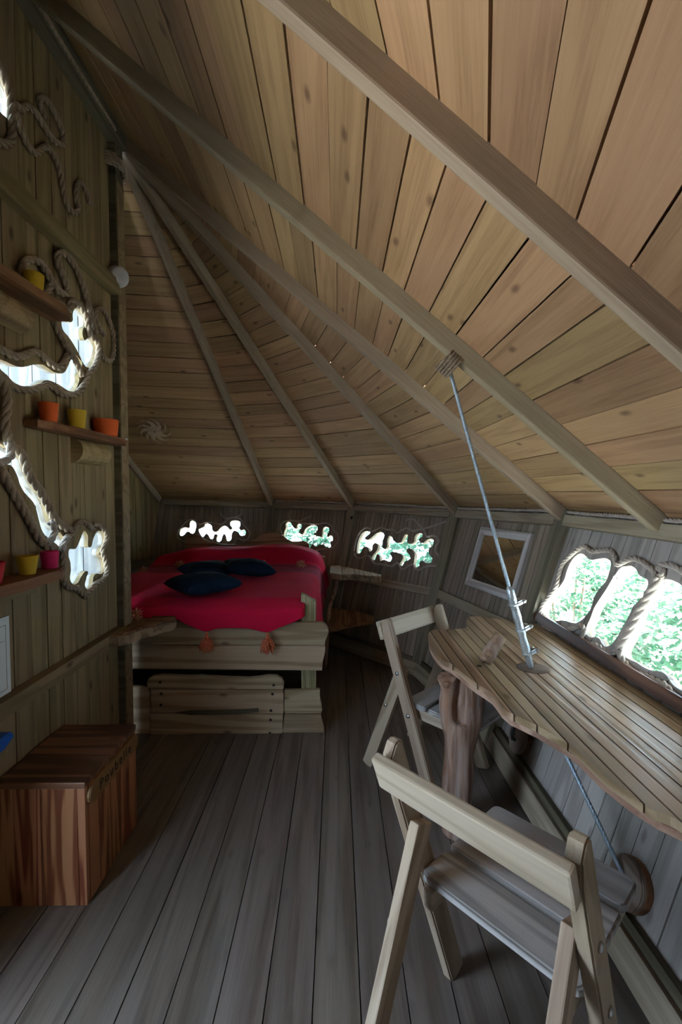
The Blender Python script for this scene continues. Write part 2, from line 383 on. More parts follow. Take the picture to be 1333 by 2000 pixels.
def wall_bar(w, name, a, b, h, t, mat, parent, off=0.0, bevel=.003, t0=0.0):
    """a straight bar lying on the wall between two (u,v) points"""
    A, B = Vector(a), Vector(b); d = (B - A); L = d.length; d.normalize()
    x = (w.u * d.x + w.v * d.y); y = w.n.cross(x)
    me = box_mesh(0, L, -h / 2, h / 2, t0, t, mat, bevel)
    return link(name, me, frame(w_pt(w, a, off), x, y, w.n), parent)

# ---- traced outlines of the cut-out windows (pixels of the photograph, put on the wall planes)
W1a = px_list(240, 920, .24, [(467, 505), (480, 475), (510, 462), (545, 465), (548, 430), (562, 410), (585, 414), (600, 440), (595, 475), (583, 505), (560, 508), (545, 495), (525, 495), (508, 515), (490, 528), (470, 525)])
W1b = px_list(240, 920, .24, [(620, 480), (650, 465), (668, 455), (674, 437), (700, 431), (725, 450), (732, 487), (755, 497), (778, 490), (802, 464), (830, 448), (855, 460), (868, 478), (888, 476), (892, 458), (877, 438), (882, 414), (912, 406), (950, 412), (958, 440), (948, 468), (965, 485), (990, 480), (1004, 502), (990, 527), (963, 527), (945, 502), (920, 487), (900, 492), (888, 515), (885, 552), (868, 571), (849, 563), (842, 530), (828, 512), (812, 530), (806, 560), (788, 577), (768, 568), (768, 545), (776, 522), (760, 515), (745, 522), (740, 546), (725, 555), (711, 545), (700, 522), (685, 511), (670, 522), (658, 537), (640, 525)])
W2 = px_list(500, 940, .165, [(368, 550), (364, 515), (392, 489), (425, 500), (440, 532), (470, 562), (495, 565), (500, 527), (522, 508), (552, 530), (541, 562), (521, 592), (525, 618), (555, 636), (580, 612), (590, 580), (622, 549), (672, 528), (727, 536), (739, 570), (716, 607), (690, 627), (720, 652), (762, 660), (792, 668), (800, 620), (806, 570), (832, 543), (872, 560), (870, 602), (850, 642), (862, 668), (892, 645), (919, 668), (914, 706), (886, 718), (895, 778), (850, 782), (800, 750), (755, 755), (715, 772), (680, 745), (650, 790), (622, 815), (600, 770), (560, 740), (470, 730), (410, 720), (372, 690), (343, 650), (348, 610)])
W3 = px_list(660, 950, .195, [(205, 640), (215, 570), (235, 510), (262, 470), (300, 453), (337, 463), (318, 490), (288, 512), (292, 538), (332, 535), (370, 502), (410, 472), (450, 463), (478, 490), (470, 530), (458, 580), (462, 622), (490, 632), (512, 600), (510, 540), (530, 500), (555, 515), (572, 550), (610, 572), (650, 560), (670, 520), (692, 486), (716, 500), (704, 545), (716, 577), (750, 582), (781, 560), (785, 515), (812, 479), (856, 478), (861, 505), (828, 530), (832, 562), (870, 572), (900, 545), (940, 531), (972, 545), (965, 590), (924, 632), (930, 690), (957, 722), (945, 766), (900, 766), (860, 745), (835, 760), (826, 800), (800, 813), (778, 790), (780, 740), (786, 670), (752, 630), (714, 624), (699, 650), (730, 690), (741, 725), (715, 742), (680, 760), (655, 797), (633, 790), (645, 760), (667, 725), (660, 690), (610, 664), (560, 659), (538, 680), (555, 720), (545, 752), (510, 752), (480, 735), (443, 747), (436, 700), (410, 678), (395, 710), (380, 742), (358, 725), (370, 690), (410, 640), (416, 590), (390, 569), (364, 590), (355, 640), (333, 657), (320, 620), (290, 604), (265, 620), (240, 667), (213, 672)])
RW1 = px_list(1040, 1050, .2198, [(128, 640), (160, 565), (240, 490), (310, 400), (340, 310), (370, 240), (420, 180), (465, 160), (500, 180), (530, 210), (580, 215), (640, 205), (690, 205), (726, 235), (715, 310), (680, 400), (610, 480), (575, 550), (550, 630), (520, 680), (470, 735), (420, 760), (370, 755), (310, 735), (250, 740), (180, 748), (138, 715)])
RW2 = px_list(1040, 1050, .2198, [(525, 800), (560, 720), (590, 640), (640, 560), (700, 470), (760, 370), (820, 290), (870, 275), (920, 275), (960, 310), (990, 360), (1050, 395), (1052, 450), (1010, 540), (940, 600), (900, 680), (860, 760), (820, 830), (780, 900), (740, 950), (690, 970), (660, 945), (630, 895), (590, 885), (550, 885), (515, 850)])
RW3 = px_list(1040, 1050, .2198, [(850, 1000), (880, 940), (930, 840), (970, 740), (1010, 640), (1080, 560), (1130, 480), (1190, 410), (1240, 395), (1300, 410), (1360, 450), (1430, 520), (1480, 640), (1490, 800), (1470, 960), (1450, 1120), (1430, 1280), (1390, 1360), (1333, 1335), (1290, 1295), (1240, 1225), (1180, 1190), (1100, 1180), (1030, 1150), (970, 1110), (900, 1080), (855, 1050)])
LB = lambda p: px_list(0, 440, .18, p); LC = lambda p: px_list(0, 740, .22, p); LD = lambda p: px_list(0, 120, .16, p)
L1 = LB([(-300, 1330), (-150, 1430), (0, 1490), (60, 1520), (150, 1550), (230, 1550), (330, 1525), (420, 1530), (480, 1570), (560, 1615), (630, 1620), (670, 1590), (700, 1530), (740, 1450), (772, 1418), (812, 1460), (842, 1500), (828, 1560), (802, 1620), (806, 1680), (780, 1750), (740, 1787), (690, 1780), (610, 1730), (540, 1690), (450, 1665), (380, 1700), (300, 1737), (200, 1737), (100, 1690), (40, 1630), (0, 1590), (-150, 1500), (-300, 1430)])
L2 = LB([(635, 940), (660, 960), (690, 1040), (720, 1067), (750, 1040), (750, 970), (770, 920), (810, 908), (860, 950), (895, 1010), (896, 1080), (860, 1100), (845, 1150), (850, 1210), (880, 1262), (920, 1232), (970, 1250), (1002, 1320), (990, 1400), (960, 1480), (920, 1532), (870, 1500), (810, 1380), (760, 1290), (700, 1200), (640, 1130), (625, 1050)])
L3 = LC([(-300, 420), (-150, 520), (0, 615), (95, 680), (150, 720), (172, 790), (200, 860), (250, 960), (320, 1050), (362, 1150), (390, 1250), (442, 1330), (500, 1390), (540, 1440), (545, 1500), (525, 1518), (470, 1460), (420, 1425), (378, 1390), (338, 1330), (308, 1220), (280, 1120), (240, 1060), (180, 1000), (140, 930), (118, 860), (70, 770), (0, 735), (-150, 680), (-300, 600)])
L4 = LC([(580, 1520), (630, 1520), (660, 1480), (680, 1430), (712, 1358), (740, 1400), (742, 1492), (780, 1495), (800, 1420), (840, 1358), (892, 1380), (902, 1450), (860, 1500), (848, 1560), (880, 1610), (892, 1690), (870, 1722), (820, 1720), (790, 1760), (780, 1832), (750, 1862), (723, 1830), (740, 1760), (752, 1710), (720, 1698), (680, 1750), (650, 1802), (610, 1812), (588, 1770), (596, 1700), (590, 1620), (575, 1570)])
L5 = LD([(-120, 60), (-60, 130), (0, 285), (40, 380), (75, 480), (85, 570), (70, 650), (30, 675), (0, 655), (-60, 600), (-120, 500)])

# ------------------------------------------------------------------ walls
cs = {('F', 0): corners[3], ('B', 0): corners[4]}
w_right = wall_frame(corners[3], corners[4])
w_b1 = wall_frame(corners[4], corners[5]); w_b2 = wall_frame(corners[5], corners[6])
w_b3 = wall_frame(corners[6], corners[7]); w_b4 = wall_frame(corners[7], corners[8])
w_b4.extra = (.2, 0)
w_f1 = wall_frame(corners[2], corners[3]); w_f2 = wall_frame(corners[1], corners[2]); w_f3 = wall_frame(corners[0], corners[1])
def on(w, pts): return offset_poly([w_px(w, *p, off=-.018) for p in pts], .005 if w is w_right or w is w_left else .0015)
w_left = None
o_right = build_wall('wall_right', w_right, M_RIGHT, .092, [on(w_right, RW1), on(w_right, RW2), on(w_right, RW3)])
o_b1 = build_wall('wall_back_right', w_b1, M_BACK, .052)
o_b2 = build_wall('wall_back_middle', w_b2, M_BACK, .045, [on(w_b2, W3)])
o_b3 = build_wall('wall_back_left', w_b3, M_BACK, .045, [on(w_b3, W2)])
o_b4 = build_wall('wall_back_end', w_b4, M_BACK, .052, [on(w_b4, W1a), on(w_b4, W1b)])
def rect(w, u0, u1, v0, v1, k=.04):
    L = w.poly[1][0]
    return [(L * u0, v0 + k), (L * u0, v1 - k), (L * u0 + k, v1), (L * u1 - k, v1), (L * u1, v1 - k), (L * u1, v0 + k), (L * u1 - k, v0), (L * u0 + k, v0)]
o_f1 = build_wall('wall_front_right', w_f1, M_RIGHT, .11, ())
o_f2 = build_wall('wall_front_middle', w_f2, M_RIGHT, .11, ())
o_f3 = build_wall('wall_front_left', w_f3, M_RIGHT, .11, ())
# left partition under the ridge: u runs along +Y (towards the bed), v up, n = +X
RIDGE = 3.31
w_left = Wall(); w_left.o = V(XW, 0, 0); w_left.u = V(0, 1, 0); w_left.v = V(0, 0, 1); w_left.n = V(1, 0, 0)
YF, YP = PF.y - 2.40, 2.395
w_left.poly = [(YF, 0), (YP, 0), (YP, RIDGE), (PF.y, RIDGE), (YF, 1.32)]
DOOR = [(-.62, -.5), (.93, -.5), (.93, 1.93), (.9, 1.98), (-.58, 1.98), (-.62, 1.93)]
def build_left():
    holes = [on(w_left, h) for h in (L1, L2, L3, L4, L5)]
    # the doorway is cut from the outline itself
    poly = [(.95, 0), (YP, 0), (YP, RIDGE), (PF.y, RIDGE), (.95, RIDGE)]
    o = build_wall('wall_left', w_left, M_LEFT, .098, holes, poly=poly, jamb=M_LJAMB_SHADE)
    M = wM(w_left)
    top = lambda y: 1.32 + (RIDGE - 1.32) * (y - YF) / (PF.y - YF)
    for nm, pl in (('wall_plank', [(.38, 1.9), (.95, 1.9), (.95, RIDGE), (PF.y - .001, RIDGE), (.38, top(.38))]), ('wall_plank', [(YF, 0), (.38, 0), (.38, top(.38)), (YF, 1.32)])):
        link(nm, prism_mesh(loc(pl), -.06, 0, M_LEFT), M, o)
    return o
o_left = build_left()
# side wall of the bed alcove (wider than the partition), and the closing wall behind the post
aA = math.radians(106.8)
C4 = cpt(corners[8], 1.275)
F4N = math.radians((78.7 + 106.8) / 2)
def roof4(x, y):                         # height of the boards of the last ceiling facet (a plane)
    P = [ring(PB, a, RT, z + .10) for a, z in BACK[3:]] + [V(XW, 2.478, RIDGE)]
    n = (P[1] - P[0]).cross(P[2] - P[0])
    return P[2].z - (n.x * (x - P[2].x) + n.y * (y - P[2].y)) / n.z
d4 = V(-.116, -.485, 0).normalized()
w_alc = Wall(); w_alc.o = V(C4.x, C4.y, 0) - d4 * .06; w_alc.u = -d4; w_alc.v = V(0, 0, 1); w_alc.n = w_alc.u.cross(w_alc.v)
if w_alc.n.x < 0: w_alc.u = d4; w_alc.n = w_alc.u.cross(w_alc.v)
if w_alc.n.x < 0: w_alc.n = -w_alc.n
def alc_pt(t): p = V(C4.x, C4.y, 0) + d4 * t; return p
sgn = 1 if w_alc.u.dot(d4) > 0 else -1
w_alc.o = V(C4.x, C4.y, 0)
ta, tb_ = -.12, 2.42
pl = []
for t, top in ((ta, 0), (tb_, 0), (tb_, 1), (ta, 1)):
    q = alc_pt(t); pl.append((sgn * t, (roof4(q.x, q.y) + .03) if top else -.1))
if sgn < 0: pl = pl[::-1]
w_alc.poly = pl
o_alc = build_wall('wall_alcove', w_alc, M_LEFT, .085, poly=w_alc.poly)
w_cl = Wall(); w_cl.o = V(-2.7, 2.43, 0); w_cl.u = V(1, 0, 0); w_cl.v = V(0, 0, 1); w_cl.n = V(0, -1, 0)
o_cl = build_wall('wall_partition', w_cl, M_DIMPLANK, .12, poly=[(0, -.1), (1.47, -.1), (1.47, RIDGE + .1), (0, RIDGE + .1)])
# ---- corner posts, rails, skirting
POSTW = .085
for i, c in enumerate(corners):
    if c[0] == 'F' and c[1] == -90: continue
    if c[0] == 'B' and c[1] > 100: continue
    ctr = PF if c[0] == 'F' else PB
    r = V(math.cos(math.radians(c[1])), math.sin(math.radians(c[1])), 0); t = V(-r.y, r.x, 0)
    A = cpt(c, 0); B = cpt(c, 1.30); ax = (B - A).normalized(); n = (-r - ax * (-r).dot(ax)).normalized()
    par = {4: o_b1, 5: o_b2, 6: o_b3, 7: o_b4}.get(i, o_f1)
    hw = {4: .055, 5: .05, 6: .042, 7: .042}.get(i, .045)
    me = box_mesh(0, (B - A).length, -hw, hw, -.03, .045, M_POST, .004)
    link('corner_post', me, frame(A, ax, n.cross(ax), n), par)
def span(w, v, inset=0.04):
    s = [p for p in strip(w.poly, 1, v - .001, v + .001)]
    return (min(p[0] for p in s) + inset, max(p[0] for p in s) - inset)
TR = [0]
def trim(w, va, vb, h, t, mat, inset, name=None, parent=None):
    a = span(w, va, inset)[0]; b = span(w, vb, inset)[1]
    TR[0] += 1
    o = wall_bar(w, name or 'trim_%d' % TR[0], (a, va), (b, vb), h, t, mat, parent)
    if parent is None: o['kind'] = 'structure'
    return o
def vz(w, z): return z / w.v.z
zc = {c[1] if c[0] == 'B' else None: c[2] for c in corners}
eaves = []
for w, za, zb in ((w_right, 1.216, 1.216), (w_b1, 1.200, 1.216), (w_b2, 1.222, 1.200), (w_b3, 1.240, 1.222), (w_b4, 1.275, 1.240), (w_f1, 1.216, 1.216), (w_f2, 1.216, 1.216), (w_f3, 1.216, 1.216)):
    trim(w, vz(w, za + .03), vz(w, zb + .03), .06, .045, M_TRIM, .045)
    eaves.append((w, vz(w, za + .075), vz(w, zb + .075)))
for w, z, nm, ins in ((w_b1, .62, o_b1, .05), (w_b2, .62, o_b2, .05)):
    trim(w, vz(w, z), vz(w, z), .065, .03, M_TRIM, ins, 'rail', nm)
for w, nm in ((w_right, 'baseboard_right'), (w_b1, 'baseboard_back_right'), (w_b2, 'baseboard_back_middle'), (w_b3, 'baseboard_back_left')):
    o = wall_bar(w, nm, (span(w, .05, 0)[0], .05), (span(w, .05, 0)[1], .05), .095, .045, M_TRIM, None); o['kind'] = 'structure'
    wall_bar(w, 'skirting_gap_shade', (span(w, .11, 0)[0], .115), (span(w, .11, 0)[1], .115), .03, .03, M_DPOST, o)  # dark strip stands in for the shadow gap above the baseboard
# long rails on the left wall
for z, h, t in ((.672, .06, .045), (2.455, .075, .045)):
    o = wall_bar(w_left, 'rail', (.97, z), (YP, z), h, t, M_LEFT, o_left)
wall_bar(w_left, 'door_jamb', (.945, 0), (.945, 2.0), .06, .03, M_LEFT, o_left)
# sloping batten along the top of the alcove wall
qa, qb = alc_pt(.03), alc_pt(2.3)
A = V(qa.x, qa.y, roof4(qa.x, qa.y) - .05); B = V(qb.x, qb.y, roof4(qb.x, qb.y) - .05)
d = (B - A); L_ = d.length; d.normalize(); nn = w_alc.n
link('rail', box_mesh(0, L_, -.03, .03, 0, .035, M_TRIM, .003), frame(A, d, nn.cross(d), nn), o_alc)

# ------------------------------------------------------------------ floor
fl_poly = [(XW - .02, YF), (XW - .02, 2.48), (XW - .02, 4.5)] + [(cpt(c, 0).x, cpt(c, 0).y) for c in corners[7:3:-1]] + [(cpt(c, 0).x, cpt(c, 0).y) for c in corners[3:-6:-1]][:0]
fl_poly = [(XW - .35, YF + .0), (XW - .35, 4.47), (cpt(corners[7], 0).x, cpt(corners[7], 0).y)]
for c in (corners[6], corners[5], corners[4], corners[3], corners[2], corners[1], corners[0]): fl_poly.append((cpt(c, 0).x, cpt(c, 0).y))
fl_poly = fl_poly[::-1]
big = [(p[0] * 1.0, p[1]) for p in fl_poly]
o_floor = link('floor', prism_mesh(big, -.08, -.03, M_SHEATH), None, None, 'structure')
link('subfloor', prism_mesh([(-2.5, 2.5), (XW - .34, 2.5), (XW - .34, 4.6), (-2.1, 4.6)], -.08, -.03, M_SHEATH), None, o_floor)
bw = .131; x = -.066 - bw * 12
while x < 1.0:
    s = strip(fl_poly, 0, x + .0018, x + bw - .0018)
    if len(s) >= 3:
        yl, yh = min(p[1] for p in s), max(p[1] for p in s)
        cutsY = [yl - 1, random.uniform(-.9, -.2), yh + 1] if random.random() < .8 else [yl - 1, yh + 1]
        for ya, yb in zip(cutsY, cutsY[1:]):
            q = strip(s, 1, ya + .001, yb - .001)
            if len(q) < 3: continue
            M = frame(V(x, 0, random.uniform(-.0015, .0005)), V(0, 1, 0), V(-1, 0, 0), V(0, 0, 1))
            link('floor_board', prism_mesh([(p[1], -(p[0] - x)) for p in q], -.03, 0, M_FLOOR), M, o_floor)
    x += bw

# ------------------------------------------------------------------ roof
APB, APF = V(XW, 2.478, RIDGE), V(XW, .951, RIDGE)
LIFT = .10
SL = (3.21 - 1.216) / RT
def eave(c, R):
    z = c[2] + LIFT - (R - RT) * (RIDGE - c[2] - LIFT) / RT
    return ring(PF if c[0] == 'F' else PB, c[1], R, z)
RE = 2.70  # eaves lengthened out of view to keep direct sun off the windows
facets = []
for a, b in zip(corners, corners[1:]):
    if a[0] == 'F' and b[0] == 'B':
        ea, eb = eave(a, RE), eave(b, RE); ymid = 1.726
        em = ea.lerp(eb, (ymid - ea.y) / (eb.y - ea.y)); am = APF.lerp(APB, (ymid - APF.y) / (APB.y - APF.y))
        facets.append([ea, em, am, APF]); facets.append([em, eb, APB, am])
    elif b[1] > 100:
        ea, eb = eave(a, RE), eave(b, RE); eb = ea + (eb - ea) * 2.1
        facets.append([ea, eb, V(XW - 1.6, 2.40, roof4(XW - 1.6, 2.40)), APB])
    else: facets.append([eave(a, RE), eave(b, RE), APF if a[0] == 'F' else APB])
bm = bmesh.new()
for fc in facets:
    c = sum(fc, Vector()) / len(fc); n = (fc[1] - fc[0]).cross(fc[2] - fc[0]).normalized()
    if n.z < 0: n = -n
    lo = [bm.verts.new(p + n * .024) for p in fc]; hi = [bm.verts.new(p + n * .06) for p in fc]
    bm.faces.new(lo); bm.faces.new(hi)
    for i in range(len(fc)): bm.faces.new((lo[i], lo[(i + 1) % len(fc)], hi[(i + 1) % len(fc)], hi[i]))
o_roof = link('ceiling', bm_mesh(bm, M_SHEATH), None, None, 'structure')
for fc in facets:
    O = fc[0]; x = (fc[1] - fc[0]).normalized(); n = x.cross(fc[2] - fc[0]).normalized()
    if n.z > 0: x = -x; n = -n
    y = n.cross(x)
    if y.z < 0: x, y = -x, -y
    P = [((p - O).dot(x), (p - O).dot(y)) for p in fc]
    # keep winding positive
    if sum(P[i][0] * P[(i + 1) % len(P)][1] - P[(i + 1) % len(P)][0] * P[i][1] for i in range(len(P))) < 0: P = P[::-1]
    ymin, ymax = min(p[1] for p in P), max(p[1] for p in P); yy = ymin
    M = frame(O, x, y, x.cross(y))
    while yy < ymax - .01:
        wd = random.choice((.105, .12, .125, .13, .14)) 
        s = strip(P, 1, yy + .002 + random.uniform(0, .0035), min(yy + wd - .0012, ymax))
        if len(s) >= 3:
            zz = random.uniform(-.002, .002); sg = -1 if x.cross(y).z > 0 else 1
            z0, z1 = (zz, .024) if sg < 0 else (-.024, zz)
            link('ceiling_board', prism_mesh(s, z0, z1, M_ROOF), M, o_roof)
        yy += wd
# rafters
def rafter(A, B, half, depth, tang, parent, name='rafter', mat=None):
    ax = (B - A).normalized(); n = tang.cross(ax).normalized()
    if n.z > 0: n = -n
    me = box_mesh(0, (B - A).length, -half, half, 0, depth, mat or M_RAFT, .006)
    return link(name, me, frame(A, ax, n.cross(ax), n), parent)
DEP = .07
for c in corners:
    P = PF if c[0] == 'F' else PB; ang = math.radians(c[1]); r = V(math.cos(ang), math.sin(ang), 0); t = V(-r.y, r.x, 0)
    if c[1] in (-90,) or c[1] > 100: continue
    A = (APF if c[0] == 'F' else APB) + r * .02; B = eave(c, RT + .02)
    hw = {('B', 0): .026, ('F', 0): .021}.get((c[0], c[1]), .022)
    rafter(A, B, hw, DEP, t, o_roof)
rafter(V(XW + .02, 1.726, RIDGE), eave(corners[4], RT + .05) + V(0, 1.726 - 2.478, 0), .024, DEP, V(0, 1, 0), o_roof)
rafter(V(XW + .03, PF.y - .2, RIDGE - .04), V(XW + .03, 2.46, RIDGE - .04), .035, .09, V(1, 0, 0), o_roof, 'ridge_beam', M_DPOST)
# eave ropes
def rope_thing(name, pts, r, label, cat='rope', group=None, mat=None, closed=False, per=6, **k):
    c = sum((Vector(p) for p in pts), Vector()) / len(pts)
    c = Vector((c.x, c.y, min(Vector(p).z for p in pts)))
    me = rope_mesh([Vector(p) - c for p in pts], r, mat or M_ROPE, closed, per, **k)
    return link(name, me, Matrix.Translation(c), None, None, label, cat, group)
eave_lab = {0: 'thin rope along the eave rail above the big three-pane window', 1: 'thin rope along the eave rail above the whitewashed mirror', 2: 'thin rope along the eave rail above the spiky cut-out window beside the mirror wall', 3: 'thin rope along the eave rail above the cut-out window beside the headboard'}
for i, (w, va, vb) in enumerate(eaves[:4]):
    a = span(w, va, .05)[0]; b = span(w, vb, .05)[1]
    pts = [w_pt(w, (a + (b - a) * k / 8, va + (vb - va) * k / 8 + random.uniform(-.003, .003)), .035) for k in range(9)]
    rope_thing('eave_rope', pts, .009, eave_lab[i], mat=M_ROPE, per=4)
# ---- the king post
o_post = link('king_post', box_mesh(-.05, .036, 0, .085, 0, 3.2, M_DPOST, .003), Matrix.Translation((XW, 2.39, 0)), None, None, 'dark square timber post standing between the wall and the bed', 'post')
link('post_face', box_mesh(.0355, .040, .004, .081, .0, 3.0, M_LEFT, .001), Matrix.Translation((XW, 2.39, 0)), o_post)
p0 = V(XW + .06, 2.34, 3.20)
rope_thing('ridge_rope', [V(XW + .06, .95, 3.23), V(XW + .062, 1.4, 3.205), V(XW + .06, 1.9, 3.195), p0], .013, 'dark rope running along under the roof ridge to the post', mat=M_ROPED, per=10)
lash = []
for k in range(40):
    a = k / 40 * 2 * PI * 4
    lash.append(V(XW - .005 + .062 * math.cos(a), 2.43 + .075 * math.sin(a), 3.05 + .03 * k / 40 * 2))
rope_thing('rope_lashing', lash, .012, 'rope lashing wound round the top of the dark post', mat=M_ROPED, per=2)
# ------------------------------------------------------------------ outside
link('ground', prism_mesh([(-14, -14), (14, -14), (14, 16), (-14, 16)], -1.32, -1.22, plain('pale_bounce_ground', (.42, .42, .40), .9, col2=(.52, .52, .49), cscale=3)), None, None, 'structure')  # unseen ground toned pale to bounce sunlight up onto the ceiling
def bush(name, label, base, size, nleaf, leaf, mat, seed):
    rnd = random.Random(seed)
    t = thing(name, label, 'bush', base)
    verts, faces = [], []
    for i in range(nleaf):
        # points in a lumpy ellipsoid shell
        while True:
            p = Vector((rnd.uniform(-1, 1), rnd.uniform(-1, 1), rnd.uniform(-1, 1)))
            if .35 < p.length < 1: break
        q = Vector((p.x * size[0], p.y * size[1], size[2] + p.z * size[2]))
        q += Vector((noise.noise(q * 2.1), noise.noise(q * 2.1 + V(9, 3, 1)), noise.noise(q * 2.1 + V(1, 7, 5)))) * .25
        a = Vector((rnd.uniform(-1, 1), rnd.uniform(-1, 1), rnd.uniform(-.6, .4))).normalized()
        b = a.cross(Vector((rnd.uniform(-.4, .4), rnd.uniform(-.4, .4), 1))).normalized(); n = a.cross(b)
        s = leaf * rnd.uniform(.6, 1.3); k = len(verts)
        verts += [q, q + a * s * .35 + b * s * .32 + n * s * .06, q + a * s, q + a * s * .35 - b * s * .32 + n * s * .06]
        faces += [(k, k + 1, k + 2), (k, k + 2, k + 3)]
    me = bpy.data.meshes.new('foliage'); me.from_pydata(verts, [], faces); me.materials.append(mat)
    o = link('foliage', me, Matrix.Translation(base), t); o['kind'] = 'stuff'
    bm = bmesh.new()
    for k in range(6):
        a = rnd.uniform(0, 2 * PI); e = V(math.cos(a) * size[0] * .5, math.sin(a) * size[1] * .5, size[2] * 1.4)
        add_tube(bm, [V(0, 0, 0), e * .35 + V(0, 0, .1), e], [.03, .022, .008], 6)
    link('stems', bm_mesh(bm, M_BARK, True), Matrix.Translation(base), t)
    return t
bush('hedge_bush', 'bright leafy bush filling the view through the pane beside the mirror wall', (2.45, 4.75, -1.22), (.75, .95, 1.35), 8000, .075, M_LEAF, 1)
bush('hedge_bush', 'sunlit leafy bush outside the middle and last panes of the big window', (2.75, 2.95, -1.22), (.65, .9, 1.3), 9000, .075, M_LEAF, 2)
bush('garden_bush', 'cool green bush seen through the spiky window beside the mirror wall', (2.1, 7.2, -1.22), (1.5, .6, 1.55), 6500, .13, M_LEAF2, 3)
bush('garden_bush', 'dark cool green bush seen through the window beside the headboard', (-.6, 8.6, -1.22), (1.4, .6, 1.5), 6500, .13, M_LEAF2, 4)
bush('garden_bush', 'distant pale bush low outside the window above the headboard', (-4.2, 9.8, -1.22), (1.5, 1.0, .9), 2500, .15, M_LEAF, 5)
# porch planking, pale wood darkened for shade, seen through the cut-outs in the left wall
link('porch_deck', box_mesh(-1.6, 0, -2.2, 1.75, -.06, 0, M_DIMPLANK), Matrix.Translation((XW - .08, .6, -.05)), None, None, 'pale wooden porch deck outside the cut-out left wall', 'deck')

# ------------------------------------------------------------------ ropes on the walls
def wall_rope(w, pts, r, label, mat=M_ROPE, closed=False, group=None, off=None, name='wall_rope'):
    off = r * .9 if off is None else off
    P = [w_pt(w, w_px(w, *p, off=off), off) for p in pts]
    return rope_thing(name, P, r, label, mat=mat, closed=closed, group=group, per=5)
R_ = .0145
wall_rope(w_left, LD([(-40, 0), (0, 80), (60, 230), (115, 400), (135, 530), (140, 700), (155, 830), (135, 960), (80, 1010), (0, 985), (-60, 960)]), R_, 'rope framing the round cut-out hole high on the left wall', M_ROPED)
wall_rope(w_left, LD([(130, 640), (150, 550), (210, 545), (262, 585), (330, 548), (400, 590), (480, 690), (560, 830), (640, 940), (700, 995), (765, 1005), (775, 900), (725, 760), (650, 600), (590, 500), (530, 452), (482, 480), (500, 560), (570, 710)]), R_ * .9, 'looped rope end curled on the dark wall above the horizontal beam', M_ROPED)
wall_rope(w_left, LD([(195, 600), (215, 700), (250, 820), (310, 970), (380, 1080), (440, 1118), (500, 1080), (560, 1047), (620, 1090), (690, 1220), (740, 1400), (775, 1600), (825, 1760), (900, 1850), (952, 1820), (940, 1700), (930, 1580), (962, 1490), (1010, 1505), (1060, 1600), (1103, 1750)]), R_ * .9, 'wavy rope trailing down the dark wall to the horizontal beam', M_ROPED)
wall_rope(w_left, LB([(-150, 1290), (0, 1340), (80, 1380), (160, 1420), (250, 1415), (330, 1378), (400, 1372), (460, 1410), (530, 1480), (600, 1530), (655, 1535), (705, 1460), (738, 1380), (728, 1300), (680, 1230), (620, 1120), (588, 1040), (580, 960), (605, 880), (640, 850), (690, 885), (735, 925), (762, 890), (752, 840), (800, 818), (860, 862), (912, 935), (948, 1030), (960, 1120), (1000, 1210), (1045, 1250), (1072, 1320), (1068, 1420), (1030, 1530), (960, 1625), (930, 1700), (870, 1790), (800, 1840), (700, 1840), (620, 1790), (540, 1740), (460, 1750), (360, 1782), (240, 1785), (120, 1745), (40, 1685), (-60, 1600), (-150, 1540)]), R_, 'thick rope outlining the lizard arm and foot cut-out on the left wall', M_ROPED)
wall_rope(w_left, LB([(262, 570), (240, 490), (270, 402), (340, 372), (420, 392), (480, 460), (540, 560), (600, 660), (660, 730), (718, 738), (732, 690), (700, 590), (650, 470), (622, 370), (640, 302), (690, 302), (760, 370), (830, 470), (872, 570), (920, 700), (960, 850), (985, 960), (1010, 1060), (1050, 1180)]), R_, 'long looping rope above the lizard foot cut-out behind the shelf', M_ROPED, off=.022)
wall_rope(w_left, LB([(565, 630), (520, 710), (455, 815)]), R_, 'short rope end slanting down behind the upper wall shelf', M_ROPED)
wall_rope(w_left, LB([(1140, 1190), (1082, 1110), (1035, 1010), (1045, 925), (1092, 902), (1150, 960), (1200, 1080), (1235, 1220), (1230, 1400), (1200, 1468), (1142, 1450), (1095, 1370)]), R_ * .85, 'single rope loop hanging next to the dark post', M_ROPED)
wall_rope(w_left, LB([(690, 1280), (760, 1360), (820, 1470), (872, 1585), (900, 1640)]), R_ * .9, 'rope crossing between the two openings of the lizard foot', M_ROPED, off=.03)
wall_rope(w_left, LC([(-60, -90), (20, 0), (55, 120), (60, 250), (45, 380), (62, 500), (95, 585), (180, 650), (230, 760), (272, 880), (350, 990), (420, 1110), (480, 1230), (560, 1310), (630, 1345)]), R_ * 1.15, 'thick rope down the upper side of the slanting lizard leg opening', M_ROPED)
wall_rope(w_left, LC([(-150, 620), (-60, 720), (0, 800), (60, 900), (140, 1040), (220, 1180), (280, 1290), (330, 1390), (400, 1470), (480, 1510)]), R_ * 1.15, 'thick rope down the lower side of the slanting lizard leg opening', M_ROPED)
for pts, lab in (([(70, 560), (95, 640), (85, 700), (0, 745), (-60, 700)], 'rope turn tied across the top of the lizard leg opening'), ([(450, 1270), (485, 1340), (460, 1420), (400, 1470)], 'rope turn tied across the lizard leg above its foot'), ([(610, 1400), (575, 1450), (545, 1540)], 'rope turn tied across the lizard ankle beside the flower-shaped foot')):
    wall_rope(w_left, LC(pts), R_ * .95, lab, M_ROPE, off=.026)
